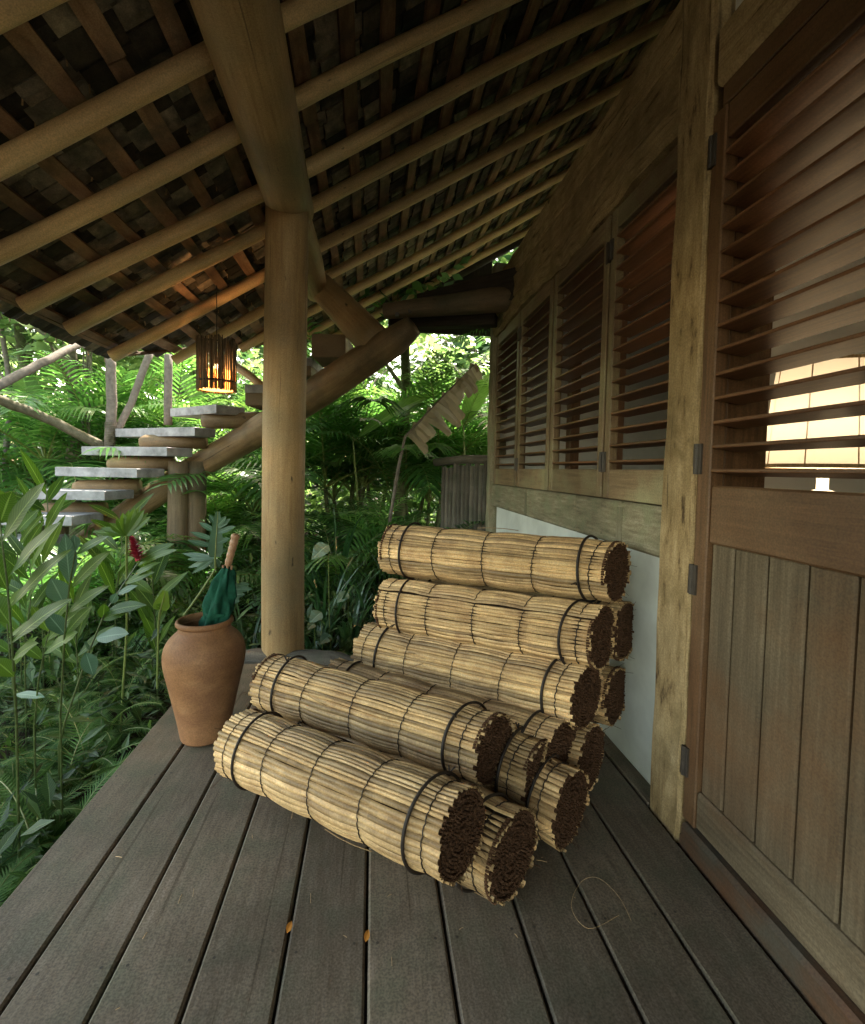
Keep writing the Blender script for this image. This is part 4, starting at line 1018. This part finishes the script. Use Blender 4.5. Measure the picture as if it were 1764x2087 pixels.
# split-leaf plants by the jar
def splitleaf(label, base, tip, lobes, d, stalk, wl, v=.5, mat=L_blue):
    T_ = thing('split_leaf_plant', label, 'plant'); mb = MB(); f_ = lambda x, y, dd=0: pd(317.5+.1522*x, 1023.1+.1522*y, d+dd)
    a, b = f_(*base), f_(*tip); nrm = (CAM-a).normalized()+V((0, 0, .3))
    rows = []
    for i in range(9):
        t = i/8; c = a.lerp(b, t); s = (b-a).cross(nrm).normalized()*wl*1.1*(1-.75*t)*(.4+.6*min(1, t*4+.3)); rows.append([c-s+nrm*.004, c, c+s+nrm*.004])
    mb.grid(rows, v)
    for (lx, ly) in lobes:
        dx, dy = tip[0]-base[0], tip[1]-base[1]; t = ((lx-base[0])*dx+(ly-base[1])*dy)/(dx*dx+dy*dy); t = max(-.02, min(.9, t*.78-.04)); c = a.lerp(b, t)
        mb.leaf(c, f_(lx, ly, random.uniform(-.03, .05)), wl*.72, nrm, 0, .12, 8, min(1, max(0, v+random.uniform(-.1, .1))), .5, .02)
    mb.build('leaf_blade', mat, T_); mb = MB(); s0 = a; g = [f_(*q) for q in stalk]; mb.tube([s0]+g, .006, 7, .4, False); mb.tube([s0+nrm*.003, a.lerp(b, .5)+nrm*.004, b+nrm*.002], [.004, .003, .001], 5, .9, False); mb.build('stalk', M_palmst, T_)
splitleaf('bluish deeply lobed leaf standing between the stair support and the umbrella handle', (795, 740), (832, 130), [(712, 165), (575, 268), (455, 398), (420, 512), (350, 690), (420, 768), (430, 880), (480, 960), (945, 190), (1003, 222), (1075, 318), (1000, 482), (955, 640), (740, 900), (800, 905), (860, 880), (570, 920)], 2.62,
 [(800, 900), (640, 1150), (480, 1380), (380, 1510), (330, 1900), (300, 2600)], .042, .5)
splitleaf('shaded lobed leaf just right of the green umbrella', (1010, 1330), (1060, 1080), [(1260, 1100), (1300, 1165), (1200, 1240), (1050, 1060), (940, 1150), (1120, 1330)], 2.75, [(1000, 1500), (980, 1700), (960, 2300)], .045, .25)
splitleaf('yellow-green pointed leaf between the red flower and the stair support', (60, 1450), (130, 1190), [(10, 1250), (150, 1300), (0, 1380)], 2.9, [(40, 1600), (30, 1900), (20, 2500)], .05, .8, L_ging)
T_ = None
# fan leaf above red flower
T_ = thing('fan_palm_leaf', 'bright fan-shaped pleated leaf right above the red flower', 'palm leaf'); mb = MB()
a = pd(258, 1092, 2.7)
for k, (x, y) in enumerate([(188, 1084), (205, 1076), (222, 1066), (238, 1055), (250, 1045), (262, 1040), (275, 1035), (286, 1032), (295, 1038), (302, 1045), (308, 1052), (298, 1062), (290, 1070)]):
    mb.leaf(a, pd(x, y, 2.7+.02*(k % 2)), .045, (CAM-a).normalized()+V((0, 0, .6)), .03, .25, 6, .6+.3*random.random(), .55)
mb.build('blade', L_ging, T_); mb = MB(); mb.tube([a, V((a.x-.05, a.y+.1, .3)), V((a.x-.1, a.y+.1, Z0))], .006, 6); mb.build('stalk', M_palmst, T_)

# strap leaves right of the post
def straps(x, d, n, h, label, spread=.5, w_=.035, v0=.5, seed=0):
    random.seed(seed); T_ = thing('strap_leaf_plant', label, 'plant'); g = pd(x, 930, d); g.z = Z0; mb = MB()
    for k in range(n):
        az = random.uniform(0, 6.28); el = R(random.uniform(50, 86)); L = h*random.uniform(.6, 1.1); p = V(g)+V((math.cos(az)*.04, math.sin(az)*.04, 0)); rows = []; S = V((-math.sin(az), math.cos(az), 0)); c = random.uniform(.6, 1.9)
        for i in range(10):
            t = i/9; e = el-c*t**2; ww = w_*(.5 if i == 0 else 1)*math.cos(t*1.5)**.6*.5; up2 = V((0, 0, ww*.5)); rows.append([p-S*ww+up2, p.copy(), p+S*ww+up2]); p = p+V((math.cos(az)*math.cos(e), math.sin(az)*math.cos(e), math.sin(e)))*L/9
        mb.grid(rows, min(1, max(0, v0+random.uniform(-.3, .3))))
    mb.build('blades', L_strap, T_)
straps(662, 4.2, 22, 1.05, 'tall strap-leaf clump right behind the veranda post', seed=1)
straps(715, 4.0, 24, .95, 'broad glossy strap-leaf clump left of the top reed roll', w_=.05, seed=2)
straps(640, 3.9, 14, .75, 'strap-leaf tuft at the foot of the veranda post', seed=3)
straps(755, 4.3, 20, .9, 'dark strap-leaf clump behind the left ends of the upper rolls', w_=.04, v0=.35, seed=4)
straps(505, 3.9, 20, .8, 'thin strap-leaf tuft between the umbrella and the veranda post', w_=.025, v0=.4, seed=5)
straps(690, 5.0, 18, 1.5, 'tall thin strap-leaf clump reaching up beside the post', w_=.04, v0=.6, seed=6)
straps(820, 4.8, 18, 1.2, 'shaded strap-leaf clump hidden behind the top reed roll', w_=.04, v0=.3, seed=7)
# heart leaves
random.seed(9)
for (x, y, d, s, lab) in ((655, 1120, 3.9, .16, 'large heart-shaped leaf right of the veranda post'), (645, 1255, 3.7, .12, 'heart-shaped leaf low beside the post above the log edging'), (665, 1300, 3.65, .10, 'small round leaf just above the log edging'), (635, 1275, 3.6, .07, 'smallest bluish leaf beside the post foot'), (700, 1215, 4.0, .11, 'heart-shaped leaf in the strap-leaf clump')):
    T_ = thing('heart_leaf_plant', lab, 'plant'); mb = MB(); a = pd(x+s*90, y-s*60, d); b = pd(x-s*120, y+s*130, d-.05)
    mb.leaf(a, b, s*1.05, (CAM-a).normalized()*.5+V((0, 0, 1)), .08, .15, 8, .6, .3, .02); mb.build('blade', L_blue, T_); mb = MB(); mb.tube([a, V((a.x, a.y+.03, a.z-.15)), V((a.x+.02, a.y+.05, Z0))], .004, 6, .4, False); mb.build('stalk', M_palmst, T_)

# ferns
def fern_proto(seed, n=11, L=.48):
    random.seed(seed); root = bpy.data.objects.new('sword_fern', None); col.objects.link(root); root.empty_display_size = .1; lf, rb = MB(), MB()
    for k in range(n):
        frond(lf, rb, (0, 0, 0), k*6.28/n+random.uniform(-.3, .3), R(random.uniform(35, 82)), L*random.uniform(.6, 1.1), random.uniform(1.4, 2.6), 34, .058, .0165, random.uniform(.3, 1), start=.08, lift=.05, segs=1, droop=.1)
    lf.build('fronds', L_fern, root); rb.build('stalks', M_palmst, root); return root
fp = [fern_proto(61), fern_proto(62, 9, .55), fern_proto(63, 13, .42)]
fs = [(45, 1690, 0, 'fern at the left edge closest to the camera, bright tips curling over the deck'), (130, 1600, 1, 'fern beside the deck edge just beyond the nearest one'), (205, 1500, 2, 'fern arching toward the deck, left of the jar foot'), (250, 1420, 0, 'fern left of the jar belly'), (60, 1540, 1, 'fern under the bluish ginger leaf at the left'), (300, 1370, 2, 'fern tucked close behind the left side of the jar'),
 (160, 1420, 0, 'fern below the red-flowered ginger stem'), (10, 1830, 2, 'fern in the bottom left corner of the garden bed'), (230, 1340, 1, 'fern behind the round bluish leaf'), (20, 1400, 2, 'fern at the foot of the left-edge ginger'), (500, 1290, 0, 'fern between the jar and the veranda post'), (100, 1340, 1, 'fern in the middle of the left bed'), (310, 1290, 0, 'fern just left of the jar rim'), (150, 1700, 2, 'low fern tips right against the deck edge'), (45, 1950, 0, 'fern half cut off at the bottom left')]
fs += [(80, 1750, 1, 'fern with drooping tips, second from the bottom left corner'), (180, 1560, 0, 'fern leaning on the deck edge midway to the jar'), (270, 1360, 1, 'fern just behind the jar shoulder on the left'), (30, 1620, 2, 'fern under the tall left-edge ginger'), (110, 1480, 0, 'fern between the two nearest ginger stems'), (335, 1330, 2, 'fern peeping out behind the jar on its left side'), (190, 1290, 0, 'fern far back in the left bed')]
for i, (x, y, k, lab) in enumerate(fs):
    q = pz(x, y, -.30); o = fp[k] if i == [j for j, f_ in enumerate(fs) if f_[2] == k][0] else copy_tree(fp[k])
    s = random.uniform(1.0, 1.35)
    if q.x > -1.25 and q.y < 3.0: q.x = -1.25
    if q.y < .9: q = V((min(-1.3, q.x), .95, 0))
    o.location = (q.x, q.y, -.40); o.rotation_euler = (0, 0, random.uniform(0, 6.28)); o.scale = (s, s, s); tag(o, lab, 'fern', 'sword ferns in the garden bed')

# undergrowth mass
random.seed(77); ug = MB()
for _ in range(760):
    y = random.uniform(1.2, 8); x = random.uniform(-.98*y-1.2, .30*y+.3)
    if x > -1.22 and y < 3.55: continue
    if x > .95: continue
    h = .28+.09*max(0, y-2)+random.uniform(0, .15)
    for k in range(random.randint(12, 24)):
        p = V((x+random.gauss(0, .13), y+random.gauss(0, .13), -.42+random.uniform(0, h))); a = random.uniform(0, 6.28); e = random.uniform(-.3, 1.1); L = random.uniform(.05, .15)
        ug.leaf(p, p+V((math.cos(a)*math.cos(e), math.sin(a)*math.cos(e), math.sin(e)))*L, L*random.uniform(.2, .45), V((random.gauss(0, .4), random.gauss(0, .4), 1)), .06, .2, 2, random.random()**1.5)
for _ in range(240):
    y = random.uniform(2.6, 7.5); x = random.uniform(-.95*y, .25*y)
    if x > -1.3 and y < 3.7: continue
    frond(ug, ug, (x, y, -.42), random.uniform(0, 6.28), R(random.uniform(40, 85)), random.uniform(.4, .95), random.uniform(.8, 2), 16, .16, .012, random.uniform(.1, .7), segs=1)
tag(ug.build('undergrowth', L_under), kind='stuff', label='low tangled undergrowth covering the shaded garden soil', cat='undergrowth')

# pole fence
FN = thing('pole_fence', 'fence of upright rough poles left of the far corner post', 'fence')
A, B = pd(905, 1000, 5.6), pd(1000, 1000, 5.0)
for k in range(12):
    t = k/11; q = A.lerp(B, t); mb = MB(); mb.tube([(q.x, q.y, -.5), (q.x+random.uniform(-.01, .01), q.y, .4), (q.x, q.y, 1.28+.05*t+random.uniform(-.03, .03))], [.034, .032, .028], 10, random.random(), True, .05); mb.build('pole', M_fence, FN, True)
mb = MB(); A.z = 1.33; B.z = 1.36; mb.tube([A+V((-.1, .05, 0)), A.lerp(B, .5)+V((0, .05, .02)), B+V((.05, .05, 0))], .045, 12, .2, True, .08); mb.build('rail', M_fence, FN, True)
# log edging at the deck end
LE = thing('edging_log', 'dark curved log edging the garden bed behind the deck end', 'log')
mb = MB(); P = [pd(*q) for q in ((468, 1352, 3.35), (520, 1347, 3.3), (575, 1350, 3.28), (640, 1348, 3.22), (690, 1353, 3.15), (735, 1375, 3.05), (790, 1410, 3.0))]
Q = []
for i in range(len(P)-1):
    for s in range(3): Q.append(P[i].lerp(P[i+1], s/3)+V((0, 0, random.uniform(-.006, .006))))
Q.append(P[-1]); mb.tube(Q, .078, 16, .3, True, .06); mb.build('log', M_fence, LE, True)
# loose leaves on the deck
for (x, y, lab, c) in ((585, 1903, 'small orange fallen leaf in the left deck gap', 0), (745, 1921, 'small orange fallen leaf in the middle deck gap', 1)):
    q = pz(x, y, .003); mb = MB(); mb.leaf(q, q+V((.008, .03, .006)), .016, (.3, 0, 1), .1, .3, 4, .5); tag(mb.build('fallen_leaf', bpy.data.materials.get('orange_leaf') or plain('orange_leaf', (.5, .2, .03), .6)), lab, 'leaf')
mb = MB(); P = [pz(x, y, .004) for x, y in ((1262, 1868), (1200, 1895), (1165, 1850), (1185, 1800), (1220, 1792), (1262, 1830), (1290, 1885))]
PP = []
for i in range(len(P)-1):
    p0, p1, p2, p3 = P[max(i-1, 0)], P[i], P[i+1], P[min(i+2, len(P)-1)]
    for k in range(6):
        t = k/6; PP.append(.5*((2*p1)+(p2-p0)*t+(2*p0-5*p1+4*p2-p3)*t*t+(3*p1-3*p2+p3-p0)*t**3)+V((0, 0, .003)))
mb.tube(PP, .0005, 4); tag(mb.build('loose_fibre', M_reed), 'thin curled reed fibre lying on the right deck boards', 'fibre')

random.seed(303); mb = MB()
for k in range(36):
    x, y = (random.gauss(.1, .45), random.gauss(1.35, .5))
    if not (-1.0 < x < 1.0 and y > .35): continue
    a = random.uniform(0, 6.28); L = random.uniform(.006, .035); q = V((x, y, .0035)); d_ = V((math.cos(a)*L, math.sin(a)*L, random.uniform(0, .003)))
    mb.tube([q, q+d_*.5+V((0, 0, .001)), q+d_], random.uniform(.0004, .0011), 4, random.random())
tag(mb.build('straw_crumbs', M_reed), kind='stuff', label='fine straw crumbs scattered on the deck around the reed rolls', cat='straw')
mb = MB()
for i in range(10):
    for y in (-.36, .44, 1.24, 2.04, 2.84):
        for e in (.03, -.03):
            xx = (gaps[i] if e > 0 else gaps[i+1])+e; q = V((xx+random.uniform(-.003, .003), y+random.uniform(-.006, .006), .0012))
            mb.poly([q+V((math.cos(t*.785)*.0042, math.sin(t*.785)*.0042, .0006)) for t in range(8)], random.random())
tag(mb.build('screw_heads', M_iron, deck), kind='stuff')
